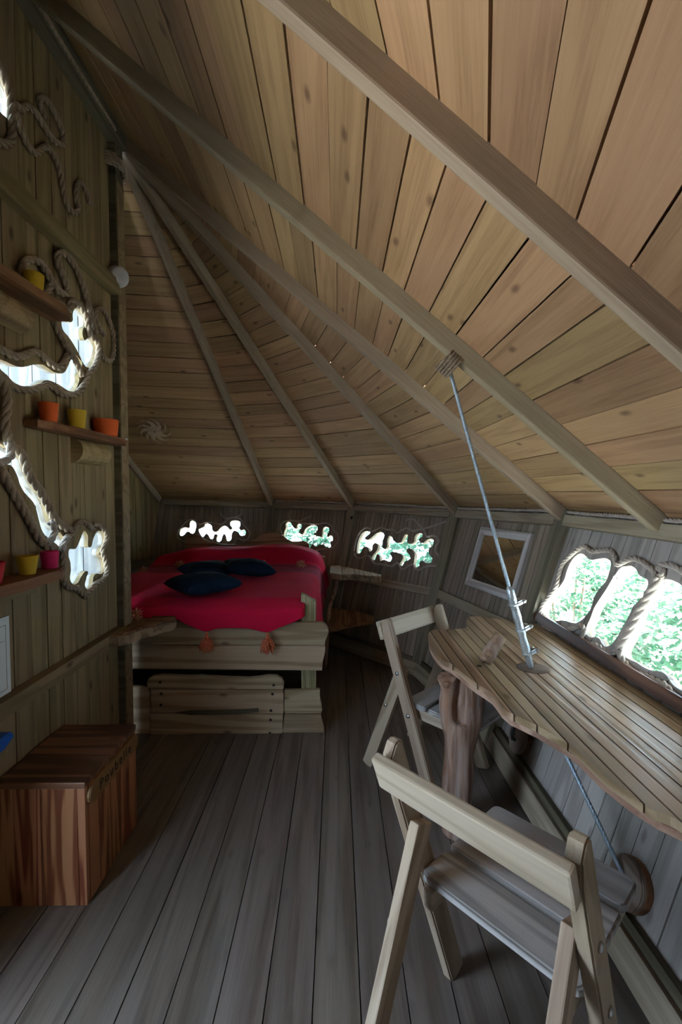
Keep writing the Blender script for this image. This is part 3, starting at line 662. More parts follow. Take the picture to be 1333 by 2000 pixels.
wall_rope(w_left, LC([(545, 1530), (562, 1600), (562, 1700), (562, 1780), (605, 1850), (680, 1862), (740, 1905), (800, 1882), (850, 1820), (915, 1780), (952, 1700), (932, 1600), (912, 1530), (942, 1450), (948, 1380), (900, 1310), (845, 1292), (818, 1335), (790, 1292), (730, 1268), (680, 1300), (640, 1370), (600, 1400), (560, 1470)]), R_ * .9, 'rope outlining the flower-shaped foot cut-out above the wall rail', M_ROPED, closed=True)
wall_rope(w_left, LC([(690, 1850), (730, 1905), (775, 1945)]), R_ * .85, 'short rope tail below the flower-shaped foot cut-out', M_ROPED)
r2 = .0085
A1 = lambda p: px_list(240, 920, .24, p); A2 = lambda p: px_list(500, 940, .165, p); A3 = lambda p: px_list(660, 950, .195, p); A4 = lambda p: px_list(1040, 1050, .2198, p)
wall_rope(w_b4, A1([(470, 560), (445, 530), (450, 490), (480, 450), (510, 415), (555, 393), (590, 405), (620, 430), (680, 416), (740, 421), (790, 432), (830, 416), (860, 387), (910, 376), (960, 391), (985, 440), (1020, 475), (1035, 510), (1020, 550), (980, 565), (940, 550), (915, 570), (900, 595), (800, 620), (600, 600)]), r2, 'thin rope outlining the bright window behind the headboard', closed=True)
wall_rope(w_b4, A1([(795, 320), (800, 350), (830, 380), (880, 378), (940, 366), (968, 345), (972, 310)]), r2, 'short rope horns on top of the bright headboard window')
wall_rope(w_b3, A2([(305, 610), (290, 560), (300, 510), (340, 475), (400, 465), (470, 470), (520, 490), (570, 500), (650, 500), (720, 505), (800, 495), (850, 495), (895, 530), (920, 580), (960, 610), (985, 660), (970, 720), (930, 770), (890, 795), (800, 800), (730, 815), (660, 830), (560, 830), (420, 800), (340, 720)]), r2, 'thin rope outlining the leafy window beside the headboard', closed=True)
wall_rope(w_b3, A2([(405, 355), (390, 400), (410, 450), (470, 468), (530, 466), (590, 440), (655, 408)]), r2, 'short rope antennae above the leafy headboard-side window')
wall_rope(w_b2, A3([(165, 650), (175, 580), (200, 500), (240, 440), (290, 412), (330, 425), (350, 447), (390, 430), (430, 410), (470, 420), (510, 435), (555, 425), (595, 462), (640, 440), (690, 415), (725, 425), (752, 445), (800, 435), (855, 425), (880, 470), (900, 500), (950, 490), (995, 505), (1012, 550), (987, 600), (985, 650), (1012, 700), (1007, 760), (980, 795), (920, 795), (860, 815), (820, 835), (780, 822), (758, 782), (720, 792), (680, 820), (640, 827), (615, 785), (592, 765), (550, 800), (500, 796), (450, 782), (380, 775), (345, 745), (320, 702), (280, 697), (220, 722), (180, 707)]), r2 * 1.1, 'wavy rope outlining the spiky cut-out window near the mirror', closed=True)
wall_rope(w_b2, A3([(685, 345), (720, 325), (770, 335), (812, 378), (860, 425)]), r2 * 1.1, 'curled rope end above the spiky cut-out window near the mirror')
wall_rope(w_b2, A3([(840, 430), (930, 405), (1020, 375), (1097, 345)]), r2 * 1.1, 'straight rope end pointing to the post beside the mirror')
r3 = .012
wall_rope(w_right, A4([(85, 740), (70, 690), (90, 600), (150, 520), (210, 440), (240, 330), (270, 240), (330, 170), (400, 110), (470, 80), (512, 112), (560, 122), (640, 110), (700, 120), (735, 170), (752, 235), (800, 220), (860, 195), (920, 190), (980, 215), (1040, 260), (1085, 300), (1100, 345), (1150, 340), (1160, 290), (1120, 270), (1150, 245), (1220, 242), (1300, 275), (1380, 330), (1500, 430), (1580, 600)]), r3, 'rope along the top of the big three-pane window with a knot')
wall_rope(w_right, A4([(85, 730), (110, 790), (190, 820), (280, 812), (350, 815), (400, 792), (440, 782), (465, 830), (442, 890), (480, 940), (560, 955), (620, 990), (660, 1030), (700, 1040), (760, 1000), (790, 1060), (840, 1130), (900, 1190), (1000, 1230), (1090, 1270), (1180, 1310), (1250, 1390), (1320, 1450), (1450, 1470)]), r3, 'rope along the wavy bottom of the big three-pane window')
wall_rope(w_right, A4([(1115, 350), (1080, 440), (1010, 560), (940, 680), (880, 800), (820, 900), (760, 995)]), r3 * 1.5, 'thick twisted rope down the bar between two big window panes')

# ------------------------------------------------------------------ chest
ch = thing('wooden_chest', 'reddish varnished wooden box with a lettered plank, standing on the floor by the wall', 'chest', (-1.0, 1.69, 0))
CX0, CX1, CY0, CY1, CH = -1.15, -.848, 1.50, 1.885, .43
def wb(name, x0, x1, y0, y1, z0, z1, mat, parent, ax=0, bevel=.002, M=None):
    """box whose grain (local x) runs along world axis ax"""
    c = V((x0 + x1) / 2, (y0 + y1) / 2, (z0 + z1) / 2); s = V(x1 - x0, y1 - y0, z1 - z0) / 2
    if ax == 0: R = frame(c, V(1, 0, 0), V(0, 1, 0), V(0, 0, 1)); h = s
    elif ax == 1: R = frame(c, V(0, 1, 0), V(-1, 0, 0), V(0, 0, 1)); h = V(s.y, s.x, s.z)
    else: R = frame(c, V(0, 0, 1), V(1, 0, 0), V(0, 1, 0)); h = V(s.z, s.x, s.y)
    me = box_mesh(-h.x, h.x, -h.y, h.y, -h.z, h.z, mat, min(bevel, min(h) * .6))
    return link(name, me, (M @ R) if M is not None else R, parent)
xs = [CX0, -1.115, -1.078, -.99, -.87]
xs = [CX0, -1.09, -1.0, -.875, CX1]
for a, b in zip(xs, xs[1:]): wb('front_panel_board', a + .0006, b - .0006, CY0, CY0 + .018, 0, CH - .022, M_CHEST, ch, 2)
ys = [CY0 + .0185, 1.62, 1.75, CY1]
for a, b in zip(ys, ys[1:]): wb('side_panel_board', CX1 - .018, CX1, a + .0006, b - .0006, 0, CH - .022, M_CHEST, ch, 2)
wb('back_panel', CX0, CX1 - .018, CY1 - .018, CY1, 0, CH - .022, M_CHEST, ch, 2)
wb('side_panel', CX0, CX0 + .018, CY0 + .019, CY1 - .019, 0, CH - .022, M_CHEST, ch, 2)
lid = wb('lid', CX0, CX1 + .002, CY0 - .003, CY0 + .165, CH - .021, CH, M_LID, ch, 0, .003)
wb('lid_board', CX0, CX1 + .002, CY0 + .1655, CY1 + .003, CH - .021, CH, M_LID, ch, 0, .003)
# plank with the burnt-in word, on the side that faces the room
pp = []
for k in range(7): a = PI / 2 + PI * k / 6; pp.append((.03 + .03 * math.cos(a), .0 + .034 * math.sin(a)))
for k in range(7): a = -PI / 2 + PI * k / 6; pp.append((.345 + .03 * math.cos(a), .0 + .034 * math.sin(a)))
Ms = frame(V(CX1, 1.505, .372), V(0, 1, 0), V(0, 0, 1), V(1, 0, 0))
sg = link('name_plank', prism_mesh(pp, 0, .014, M_SIGN, .003), Ms, ch)
def text_mesh(s, size, mat, depth=.0008, bold=0.0):
    cu = bpy.data.curves.new('t', 'FONT'); cu.body = s; cu.size = size; cu.extrude = depth; cu.align_x = 'CENTER'; cu.align_y = 'CENTER'; cu.space_character = 1.35; cu.shear = -.05; cu.offset = bold
    o = bpy.data.objects.new('t', cu); C.objects.link(o); dg = bpy.context.evaluated_depsgraph_get(); dg.update()
    me = bpy.data.meshes.new_from_object(o.evaluated_get(dg)); bpy.data.objects.remove(o)
    me.materials.clear(); me.materials.append(mat); return me
link('lettering', text_mesh('Poubelle', .052, M_INK), Ms @ Matrix.Translation((.185, .002, .0143)), sg)

# ------------------------------------------------------------------ left wall shelves, pots and small things
def live_shelf(name, label, y0, y1, zt, th, d0, d1, mat, seed, bracket):
    rnd = random.Random(seed)
    t = thing(name, label, 'shelf', (XW, (y0 + y1) / 2, zt - th))
    pts = [(y0, .002), (y1, .002)]
    n = 9
    for k in range(n + 1):
        f = k / n; y = y1 + (y0 - y1) * f; d = d1 + (d0 - d1) * f
        e = 1.0 if 0 < k < n else .75
        pts.append((y, (d + rnd.uniform(-.006, .006)) * e))
    M = frame(V(XW, 0, zt), V(0, 1, 0), V(-1, 0, 0), V(0, 0, 1))
    me = prism_mesh([(p[0], -p[1]) for p in pts], -th, 0, mat, .004); link('plank', me, M, t)
    if bracket:
        b0, b1, bm_ = bracket
        prof = [(r_ * .055 * math.cos(a), r_ * .055 * math.sin(a)) for a, r_ in [(-PI / 2 + PI * k / 8, 1) for k in range(9)]]
        bm = bmesh.new(); add_prism(bm, [(p[0], p[1]) for p in prof], 0, b1 - b0)
        Mb = frame(V(XW + .002, b0, zt - th - .056), V(1, 0, 0), V(0, 0, 1), V(0, -1, 0))
        Mb = frame(V(XW + .002, b1, zt - th - .056), V(1, 0, 0), V(0, 0, 1), V(0, -1, 0))
        link('log_bracket', bm_mesh(bm, bm_), Mb, t)
    return t
live_shelf('wall_shelf', 'reddish live-edge wall shelf holding a single yellow pot, high on the wall', 1.15, 1.88, 2.125, .032, .10, .115, M_SHELF, 1, (1.52, 1.70, M_LOG))
live_shelf('wall_shelf', 'live-edge wall shelf holding two orange pots and one yellow pot', 1.70, 2.37, 1.675, .03, .075, .10, M_SHELF, 2, (2.0, 2.25, M_LOG))
t_low = live_shelf('wall_shelf', 'thick dark wall shelf holding pink and yellow pots beside the flower cut-out', 1.15, 1.80, 1.112, .036, .125, .115, M_SHELF, 3, None)
wb('support_batten', XW + .001, XW + .03, 1.15, 1.72, 1.03, 1.075, M_LEFT, t_low, 1)
def pot(label, px, py, xd, z, r, h, mat, taper=.78, grp='rope pots on the wall shelves'):
    """px: image column of the pot's centre, xd: its distance from the wall"""
    xx = XW + xd
    d = ray(px, py); y = (xx / d.x) * d.y
    t = thing('rope_pot', label, 'pot', (xx, y, z), 0, grp)
    prof = [(.001, 0)]
    n = 11
    for k in range(n):
        f0, f1 = k / n, (k + 1) / n
        for f, bu in ((f0, 0), ((f0 + f1) / 2, .0028)):
            prof.append((r * (taper + (1 - taper) * f) + bu, .001 + h * f))
    prof += [(r, h), (r * .86, h), (r * .68, .012), (.001, .012)]
    link('cup', lathe_mesh(prof, 28, mat), Matrix.Translation((xx, y, z)), t)
    return t
pot('yellow cord-wound pot on the high shelf', 66, 563, .055, 2.125, .032, .075, M_YEL)
pot('tall orange cord-wound pot at the far end of the three-pot shelf from the post', 95, 808, .045, 1.675, .034, .075, M_ORA)
pot('yellow cord-wound pot between two orange pots', 150, 822, .05, 1.675, .036, .08, M_YEL)
pot('wide orange cord-wound pot nearest the dark post', 206, 833, .05, 1.675, .058, .078, M_ORA, .86)
pot('yellow cord-wound pot beside the pink pot on the lowest shelf', 53, 1100, .06, 1.112, .034, .068, M_YEL, .68)
pot('pink cord-wound pot at the end of the lowest shelf', 97, 1090, .055, 1.112, .031, .067, M_PINK, .8)
pot('red cord-wound pot at the hidden end of the lowest shelf', -17, 1110, .06, 1.112, .036, .07, M_RED, .7)
# framed notice
a, b = at_x(13, 1202, XW), at_x(18, 1353, XW); y1 = (a.y + b.y) / 2 
nt_ = thing('notice_board', 'white framed notice hanging on the wall just above the rail', 'notice', (XW, y1 - .15, .72))
ztop, zbot = a.z, b.z
link('sheet', box_mesh(XW + .001, XW + .008, y1 - .3, y1, zbot, ztop, M_PAPER, .001), None, nt_)
for (ya, yb, za, zb) in ((y1 - .28, y1 - .018, ztop - .03, ztop - .028), (y1 - .28, y1 - .018, zbot + .022, zbot + .024), (y1 - .02, y1 - .018, zbot + .022, ztop - .028), (y1 - .28, y1 - .03, (ztop + zbot) / 2 + .055, (ztop + zbot) / 2 + .057)):
    link('printed_line', box_mesh(XW + .008, XW + .0085, ya, yb, za, zb, M_LINE), None, nt_)
q = at_x(13, 1437, XW + .05)
dp = [(q.y, .0), (q.y - .012, .02), (q.y - .1, .03), (q.y - .22, .03), (q.y - .22, -.03), (q.y - .05, -.022)]
link('dustpan', prism_mesh([(p[0] - q.y, p[1]) for p in dp], -.05, .03, M_BLUE, .006), frame(V(XW + .05, q.y, q.z), V(0, 1, 0), V(0, 0, 1), V(1, 0, 0)), None, None, 'blue plastic tip of an object on the wall above the chest', 'dustpan')
# smoke detector on the post
sd = thing('smoke_detector', 'round white smoke detector on the dark post', 'detector', (XW + .038, 2.43, 2.51))
Msd = frame(V(XW + .04, 2.37, 2.51), V(0, .5, .87).normalized(), V(.42, -.79, .45).normalized(), V(1, 0, 0))
zax = V(.72, -.69, -.05).normalized(); xax = V(0, 0, 1).cross(zax).normalized(); yax = zax.cross(xax)
Msd = frame(V(XW + .028, 2.405, 2.515), xax, yax, zax)
link('base', lathe_mesh([(.001, 0), (.052, 0), (.053, .016), (.047, .024), (.046, .03), (.001, .03)], 32, M_PLAST), Msd, sd)
link('cap', lathe_mesh([(.001, .028), (.044, .029), (.042, .043), (.03, .048), (.001, .049)], 32, M_PLAST), Msd, sd)
link('warning_dot', lathe_mesh([(.001, .0), (.005, .0), (.004, .002), (.001, .002)], 12, M_REDP), Msd @ Matrix.Translation((-.049, .0, .012)) @ Matrix.Rotation(-PI / 2, 4, 'Y'), sd)
link('post_bolt', lathe_mesh([(.001, 0), (.011, 0), (.011, .004), (.005, .005), (.005, .009), (.001, .009)], 14, M_BOLT), frame(V(XW + .04, 2.44, 1.69), V(0, 1, 0), V(0, 0, 1), V(1, 0, 0)), o_post)
# carved sun on the roof boards of the alcove
fa = [eave(corners[7], RE), eave(corners[8], RE), APB]
nf = (fa[1] - fa[0]).cross(fa[2] - fa[0]).normalized()
if nf.z > 0: nf = -nf
ps = hit(303, 841, fa[0], nf); xf = (V(1, 0, 0) - nf * nf.x).normalized(); yf = nf.cross(xf)
so = link('sun_ornament', prism_mesh([(.064 * math.cos(2 * PI * k / 28), .064 * math.sin(2 * PI * k / 28)) for k in range(28)], .004, .016, M_SUNORN, .002), frame(ps, xf, yf, nf), None, None, 'small carved wooden sun with swirling rays fixed to the sloping ceiling', 'ornament')
cl_ = []                                 # one curved, tapering ray
for k in range(9):
    t = k / 8; rr = lerp(.050, .158, t); an = .95 * t * t; hw = .021 * (1 - t) ** .7 + .001
    cl_.append((rr, an, hw))
ray_pts = [(r_ * math.cos(a_) - h_ * -math.sin(a_), r_ * math.sin(a_) - h_ * math.cos(a_)) for r_, a_, h_ in cl_] + [(r_ * math.cos(a_) + h_ * -math.sin(a_), r_ * math.sin(a_) + h_ * math.cos(a_)) for r_, a_, h_ in cl_[::-1]]
bm = bmesh.new(); add_prism(bm, ray_pts, .005, .015); ray_me = bm_mesh(bm, M_SUNORN)
for k in range(9): link('ray', ray_me, frame(ps, xf, yf, nf) @ Matrix.Rotation(2 * PI * k / 9, 4, 'Z'), so)
link('centre_pin', lathe_mesh([(.001, .0155), (.006, .0155), (.005, .019), (.001, .019)], 12, M_INK), frame(ps, xf, yf, nf), so)

# ------------------------------------------------------------------ bed
bed = thing('bed_frame', 'pine bed frame with wavy-ended planks at the foot beside the dark post', 'bed', (-.6, 2.62, 0))
BY = 2.615
def fpx(x, y, Y=BY): p = at_y(x, y, Y); return (p.x, p.z)
def front_plank(name, pts, th, mat, Y=BY, parent=None):
    P = [fpx(*p, Y) for p in pts]
    M = frame(V(0, Y, 0), V(1, 0, 0), V(0, 0, 1), V(0, -1, 0))
    return link(name, prism_mesh(P[::-1], -th, 0, mat, .003), M, parent or bed)
B5 = lambda p: px_list(230, 950, .3376, p)
front_plank('foot_board', B5([(60, 782), (1170, 787), (1195, 793), (1215, 815), (1222, 845), (1212, 870), (1200, 890), (1200, 921), (60, 915)]), .03, M_BED)
front_plank('foot_board', B5([(60, 918), (1200, 924), (1203, 950), (1196, 985), (1185, 1010), (1184, 1066), (60, 1056)]), .03, M_BED)
front_plank('base_board', B5([(965, 1180), (1172, 1177), (1166, 1200), (1168, 1235), (1182, 1265), (1184, 1300), (1175, 1314), (967, 1314), (960, 1280), (966, 1230)]), .03, M_BED)
front_plank('base_board', B5([(965, 1318), (1176, 1318), (1182, 1350), (1194, 1390), (1196, 1430), (1188, 1451), (952, 1453), (958, 1400)]), .03, M_BED)
front_plank('base_board', B5([(60, 1160), (168, 1163), (182, 1200), (186, 1290), (186, 1446), (60, 1446)]), .03, M_BED)
dr = front_plank('drawer_front', B5([(190, 1177), (955, 1178), (962, 1210), (956, 1260), (963, 1300), (957, 1316), (190, 1310)]), .03, M_BED, BY - .006)
front_plank('drawer_rim', B5([(172, 1172), (168, 1135), (178, 1112), (205, 1097), (260, 1092), (330, 1097), (420, 1103), (480, 1096), (540, 1103), (640, 1108), (760, 1112), (820, 1105), (870, 1096), (920, 1098), (950, 1115), (962, 1142), (960, 1174)]), .03, M_BED, BY - .006, dr)
front_plank('drawer_lower_board', B5([(186, 1314), (957, 1320), (952, 1360), (956, 1410), (948, 1453), (190, 1446)]), .03, M_BED, BY - .006, dr)
front_plank('slot_shade', B5([(330, 1310), (420, 1296), (560, 1296), (700, 1290), (815, 1284), (815, 1306), (720, 1314), (560, 1322), (420, 1322)]), .002, M_DPOST, BY - .0085, dr)  # thin dark plate stands in for the shade inside the slot
for p in B5([(903, 1150), (896, 1202), (887, 1297), (885, 1351), (881, 1428), (245, 1133), (253, 1200), (250, 1265)]):
    c = fpx(*p, BY - .007); link('screw_plug', lathe_mesh([(.001, 0), (.008, 0), (.008, .002), (.001, .002)], 12, M_BLACK), frame(V(c[0], BY - .0055, c[1]), V(1, 0, 0), V(0, 0, 1), V(0, -1, 0)), dr)
# corner leg with grooves and slanted top
def leg_mesh(w, d, h, slope):
    bm = bmesh.new(); prof = []
    n = 7
    for k in range(n):
        a = -w / 2 + w * k / n; b = -w / 2 + w * (k + 1) / n
        prof += [(a + .0015, 0), (b - .0015, 0), (b, .003) if k < n - 1 else (b, 0)]
    prof = [p for p in prof] + [(w / 2, d), (-w / 2, d)]
    lo = [bm.verts.new((0, p[0], p[1])) for p in prof]
    hi = [bm.verts.new((h - slope * max(0, (p[0] + w * .25)) , p[0], p[1])) for p in prof]
    m = len(prof); bm.faces.new(lo); bm.faces.new(hi)
    for i in range(m): bm.faces.new((lo[i], lo[(i + 1) % m], hi[(i + 1) % m], hi[i]))
    return bm_mesh(bm, M_BEDG)
lx = (fpx(588, 1200, 2.65)[0] + fpx(617, 1200, 2.65)[0]) / 2
zl = at_y(600, 1161, 2.648).z
link('bed_leg', leg_mesh(.086, .07, zl, .75), frame(V(lx, 2.648, 0), V(0, 0, 1), V(1, 0, 0), V(0, 1, 0)), bed)
wb('bed_leg', -.19, -.11, 4.30, 4.37, 0, .8, M_BED, bed, 2)
wb('side_rail', lx + .012, lx + .04, 2.72, 4.32, .50, .66, M_BED, bed, 1)
wb('under_bed_panel', -1.1, lx, 3.2, 3.22, 0.0, .5, M_SHEATH, bed, 0)
wb('slat_base', -1.55, lx, 2.66, 4.35, .50, .53, M_BED, bed, 0)
# headboard
HB = px_list(240, 920, .24, [(506, 700), (506, 580), (512, 550), (535, 525), (575, 513), (615, 522), (660, 555), (710, 580), (790, 595), (900, 600), (985, 590), (1040, 570), (1095, 545), (1140, 512), (1190, 493), (1240, 497), (1290, 520), (1330, 550)])
HB += px_list(500, 940, .165, [(385, 695), (410, 712), (440, 722), (470, 715), (520, 712), (565, 707), (605, 722), (630, 750), (636, 790), (622, 822), (612, 870), (600, 950)])
HBY = 4.42
Ph = [fpx(p[0], p[1], HBY) for p in HB]
link('headboard', prism_mesh(Ph[::-1], -.03, 0, M_HEAD, .004), frame(V(0, HBY, 0), V(1, 0, 0), V(0, 0, 1), V(0, -1, 0)), bed)
# mattress
TOPZ = .775
def left_x(y): return -1.59
RX = -.155
bm = bmesh.new(); 
mv = [(left_x(2.70) + .02, 2.70), (RX - .01, 2.70), (RX - .01, 4.36), (left_x(4.36) + .04, 4.36)]
add_prism(bm, mv, .535, TOPZ - .008); bmesh.ops.bevel(bm, geom=bm.edges[:], offset=.04, segments=3, affect='EDGES')
link('mattress', bm_mesh(bm, plain('mattress_cotton', (.5, .48, .45), .9), True), None, None, None, 'thick mattress lying on the pine bed under the red bedspread', 'mattress')
# bedspread: one draped cloth
def spread_mat():
    m, nt, p = nodes('red_bedspread'); N = nt.nodes; L = nt.links
    tc = N.new('ShaderNodeTexCoord'); sx = N.new('ShaderNodeSeparateXYZ'); L.new(tc.outputs['Object'], sx.inputs[0])
    mr = N.new('ShaderNodeMath'); mr.operation = 'MULTIPLY'; mr.inputs[1].default_value = 300; L.new(sx.outputs[1], mr.inputs[0])
    sn = N.new('ShaderNodeMath'); sn.operation = 'SINE'; L.new(mr.outputs[0], sn.inputs[0])
    g1 = N.new('ShaderNodeMath'); g1.operation = 'GREATER_THAN'; g1.inputs[1].default_value = .2; L.new(sn.outputs[0], g1.inputs[0])
    a = N.new('ShaderNodeMath'); a.operation = 'GREATER_THAN'; a.inputs[1].default_value = 3.56; L.new(sx.outputs[1], a.inputs[0])
    b = N.new('ShaderNodeMath'); b.operation = 'LESS_THAN'; b.inputs[1].default_value = 3.865; L.new(sx.outputs[1], b.inputs[0])
    ab = N.new('ShaderNodeMath'); ab.operation = 'MULTIPLY'; L.new(a.outputs[0], ab.inputs[0]); L.new(b.outputs[0], ab.inputs[1])
    st = N.new('ShaderNodeMix'); st.data_type = 'RGBA'; L.new(g1.outputs[0], st.inputs[0]); st.inputs[6].default_value = (.26, .022, .05, 1); st.inputs[7].default_value = (.36, .06, .10, 1)
    mx = N.new('ShaderNodeMix'); mx.data_type = 'RGBA'; L.new(ab.outputs[0], mx.inputs[0]); mx.inputs[6].default_value = (.56, .008, .05, 1); L.new(st.outputs[2], mx.inputs[7])
    L.new(mx.outputs[2], p.inputs['Base Color']); p.inputs['Roughness'].default_value = .9; p.inputs['Specular IOR Level'].default_value = .15
    p.inputs['Sheen Weight'].default_value = .1; p.inputs['Sheen Tint'].default_value = (1, .35, .5, 1)
    n = N.new('ShaderNodeTexNoise'); n.inputs['Scale'].default_value = 260; mp = N.new('ShaderNodeMapping'); mp.inputs['Scale'].default_value = (.12, 1, 1); L.new(tc.outputs['Object'], mp.inputs[0]); L.new(mp.outputs[0], n.inputs[0])
    bb = N.new('ShaderNodeBump'); bb.inputs['Strength'].default_value = .35; bb.inputs['Distance'].default_value = .003; L.new(n.outputs[0], bb.inputs['Height']); L.new(bb.outputs[0], p.inputs['Normal'])
    return m
def hump(y):
    if y < 3.84: return 0
    t = min(1, (y - 3.84) / .22); t = t * t * (3 - 2 * t)
    e = max(0, min(1, (4.40 - y) / .12)); return .135 * t * math.sqrt(max(e, 0.02))
FRY = 2.578
def front_low(x):
    # scalloped lower edge, traced from the photograph
    tr = [fpx(*p, FRY) for p in B5([(80, 760), (200, 762), (330, 765), (370, 785), (440, 815), (512, 845), (560, 824), (650, 818), (760, 822), (830, 838), (868, 850), (910, 828), (970, 805), (1040, 778), (1066, 760)])]
    for p, q in zip(tr, tr[1:]):
        if p[0] <= x <= q[0]: return lerp(p[1], q[1], (x - p[0]) / (q[0] - p[0]))
    return tr[0][1] if x < tr[0][0] else tr[-1][1]
rows = []
ysamp = [2.69 + (4.41 - 2.69) * k / 62 for k in range(63)]
NX = 46; ND = 9
bm = bmesh.new(); grid = []
def wr(x, y, k=1.0): return k * (.006 * noise.noise(V(x * 3.1, y * 3.3, 0)) + .004 * noise.noise(V(x * 9, y * 5, 3)))
xfr = fpx(*B5([(1062, 700)])[0], FRY)[0]
for k in range(12):                        # drop at the foot
    f = k / 11; row = []
    for i in range(NX + 1):
        s = i / NX; x = lerp(left_x(2.69), xfr, s); lo = front_low(x); z = lerp(lo, TOPZ - .012, f)
        y = lerp(FRY, 2.665, max(0, (f - .72) / .28) ** 1.6) + .010 * noise.noise(V(x * 8, 0, 5)) * (1 - f) 
        row.append(V(x, y, z))
    for j in range(ND):
        g = (j + 1) / ND
        row.append(V(xfr + .012 * math.sin(g * PI / 2), row[NX].y + g * .05, max(row[NX].z - g * .0, lerp(row[NX].z, .62, 0))))
    grid.append(row)
for y in ysamp:
    row = []; h = hump(y); xl, xr = left_x(y), RX + .012 * noise.noise(V(0, y * 4, 1))
    for i in range(NX + 1):
        s = i / NX; x = lerp(xl, xr, s); ed = max(0, 1 - (1 - s) / .06); el = max(0, 1 - s / .1)
        hh = h * (1 - .45 * max(0, 1 - (1 - s) / .22) ** 2 - .6 * max(0, 1 - s / .35) ** 1.5)
        hh *= 1 + .08 * math.sin(s * 9 + 1)
        z = TOPZ + hh + wr(x, y) - .018 * ed ** 2
        if 3.845 < y < 3.90: z += .012
        row.append(V(x, y, z))
    for j in range(ND):
        g = (j + 1) / ND; top = row[NX]
        flare = .03 + (.03 if y > 3.85 else 0)
        row.append(V(RX + .01 + flare * math.sin(g * PI * .5) + .012 * math.sin(y * 14) * g, y, top.z - .012 - g * (.27 + .03 * math.sin(y * 6))))
    grid.append(row)
vg = [[bm.verts.new(p) for p in r] for r in grid]
for a, b in zip(vg, vg[1:]):
    for i in range(len(a) - 1): bm.faces.new((a[i], a[i + 1], b[i + 1], b[i]))
me = bm_mesh(bm, None, True)
me = evaluated(me, ('SOLIDIFY', dict(thickness=.006, offset=1.0)), ('SUBSURF', dict(levels=1, render_levels=1)))
M_SPREAD = spread_mat(); me.materials.clear(); me.materials.append(M_SPREAD)
bs = link('bedspread', setm(me, None, True), None, None, None, 'red cotton bedspread with a striped band and tassels covering the bed', 'bedspread')
def tassel_mesh(L, r, mat, seed, round_=False):
    rnd = random.Random(seed); bm = bmesh.new()
    add_tube(bm, [V(0, 0, 0), V(0, 0, -.012), V(0, 0, -.03), V(0, 0, -.045)], [.004, .010, .011, .008], 8)
    for k in range(70):
        a = rnd.uniform(0, 2 * PI); q = math.sqrt(rnd.random()); rr = r * q
        if round_:
            d = V(math.cos(a) * q, math.sin(a) * q, rnd.uniform(-1, .8)).normalized() * r * rnd.uniform(.8, 1.1); o = V(0, 0, -.04)
            add_tube(bm, [o, o + d * .6 + V(0, 0, .004), o + d], .0022, 4)
        else:
            p0_ = V(0, 0, -.02 - .01 * rnd.random()); l = L * rnd.uniform(.75, 1.05)
            add_tube(bm, [p0_, V(math.cos(a) * rr * .75, math.sin(a) * rr * .75, -.5 * l), V(math.cos(a) * rr + rnd.uniform(-.006, .006), math.sin(a) * rr, -.8 * l), V(math.cos(a) * rr * .9 + rnd.uniform(-.008, .008), math.sin(a) * rr * .9, -l)], .0022, 4)
    return bm_mesh(bm, mat, True)
TM = [tassel_mesh(.115, .04, M_TASSEL, 1), tassel_mesh(.115, .04, M_TASSEL, 2)]; TR_ = tassel_mesh(.1, .048, M_STRAW, 3, True)
for p, m in ((B5([(515, 842)])[0], TM[0]), (B5([(868, 846)])[0], TM[1])):
    c = fpx(*p, FRY - .012); link('tassel', m, Matrix.Translation((c[0], FRY - .014, c[1])), bs)
for p in ((351, 1096), (430, 1093), (513, 1096), (588, 1100)):
    c = at_y(p[0], p[1], 3.82); link('tassel', TR_, Matrix.Translation((c.x, c.y, TOPZ + .062)) @ Matrix.Rotation(p[0], 4, 'Z'), bs)
c = at_z(279, 1112, TOPZ + .02); link('tassel', TR_, Matrix.Translation((c.x, c.y, TOPZ + .04)), bs)
c = at_y(268, 1203, 2.55); link('tassel', TR_, Matrix.Translation((c.x, 2.535, .755)) @ Matrix.Scale(.9, 4), bs)
wb('alcove_plank', -2.0, -1.62, 3.2, 4.5, .72, .75, M_DPOST, o_alc, 1)
# cushions
def cushion_mesh(w, d, h, seed):
    bm = bmesh.new(); n = 20; top = []; bot = []
    for j in range(n + 1):
        rt, rb = [], []
        for i in range(n + 1):
            u, v = i / n * 2 - 1, j / n * 2 - 1
            e = max(0, (1 - abs(u) ** 2.6)) * max(0, (1 - abs(v) ** 2.6))
            pin = 1 - .10 * (1 - abs(u)) ** 1 * 0 - .09 * (1 - v * v) * 0
            x = u * w / 2 * (1 - .11 * (1 - v * v) * abs(u) ** 3 * 0 - .0) ; y = v * d / 2
            x *= 1 - .08 * (1 - abs(v) ** 2); y *= 1 - .08 * (1 - abs(u) ** 2)
            z = h * .5 * e ** .42 * (1 + .12 * noise.noise(V(u * 1.7, v * 1.7, seed)))
            rt.append(bm.verts.new((x, y, z)))
            rb.append(rt[-1] if i in (0, n) or j in (0, n) else bm.verts.new((x, y, -z * .8)))
        top.append(rt); bot.append(rb)
    for j in range(n):
        for i in range(n):
            bm.faces.new((top[j][i], top[j][i + 1], top[j + 1][i + 1], top[j + 1][i]))
            try: bm.faces.new((bot[j][i], bot[j + 1][i], bot[j + 1][i + 1], bot[j][i + 1]))
            except ValueError: pass
    return bm_mesh(bm, M_NAVY, True)
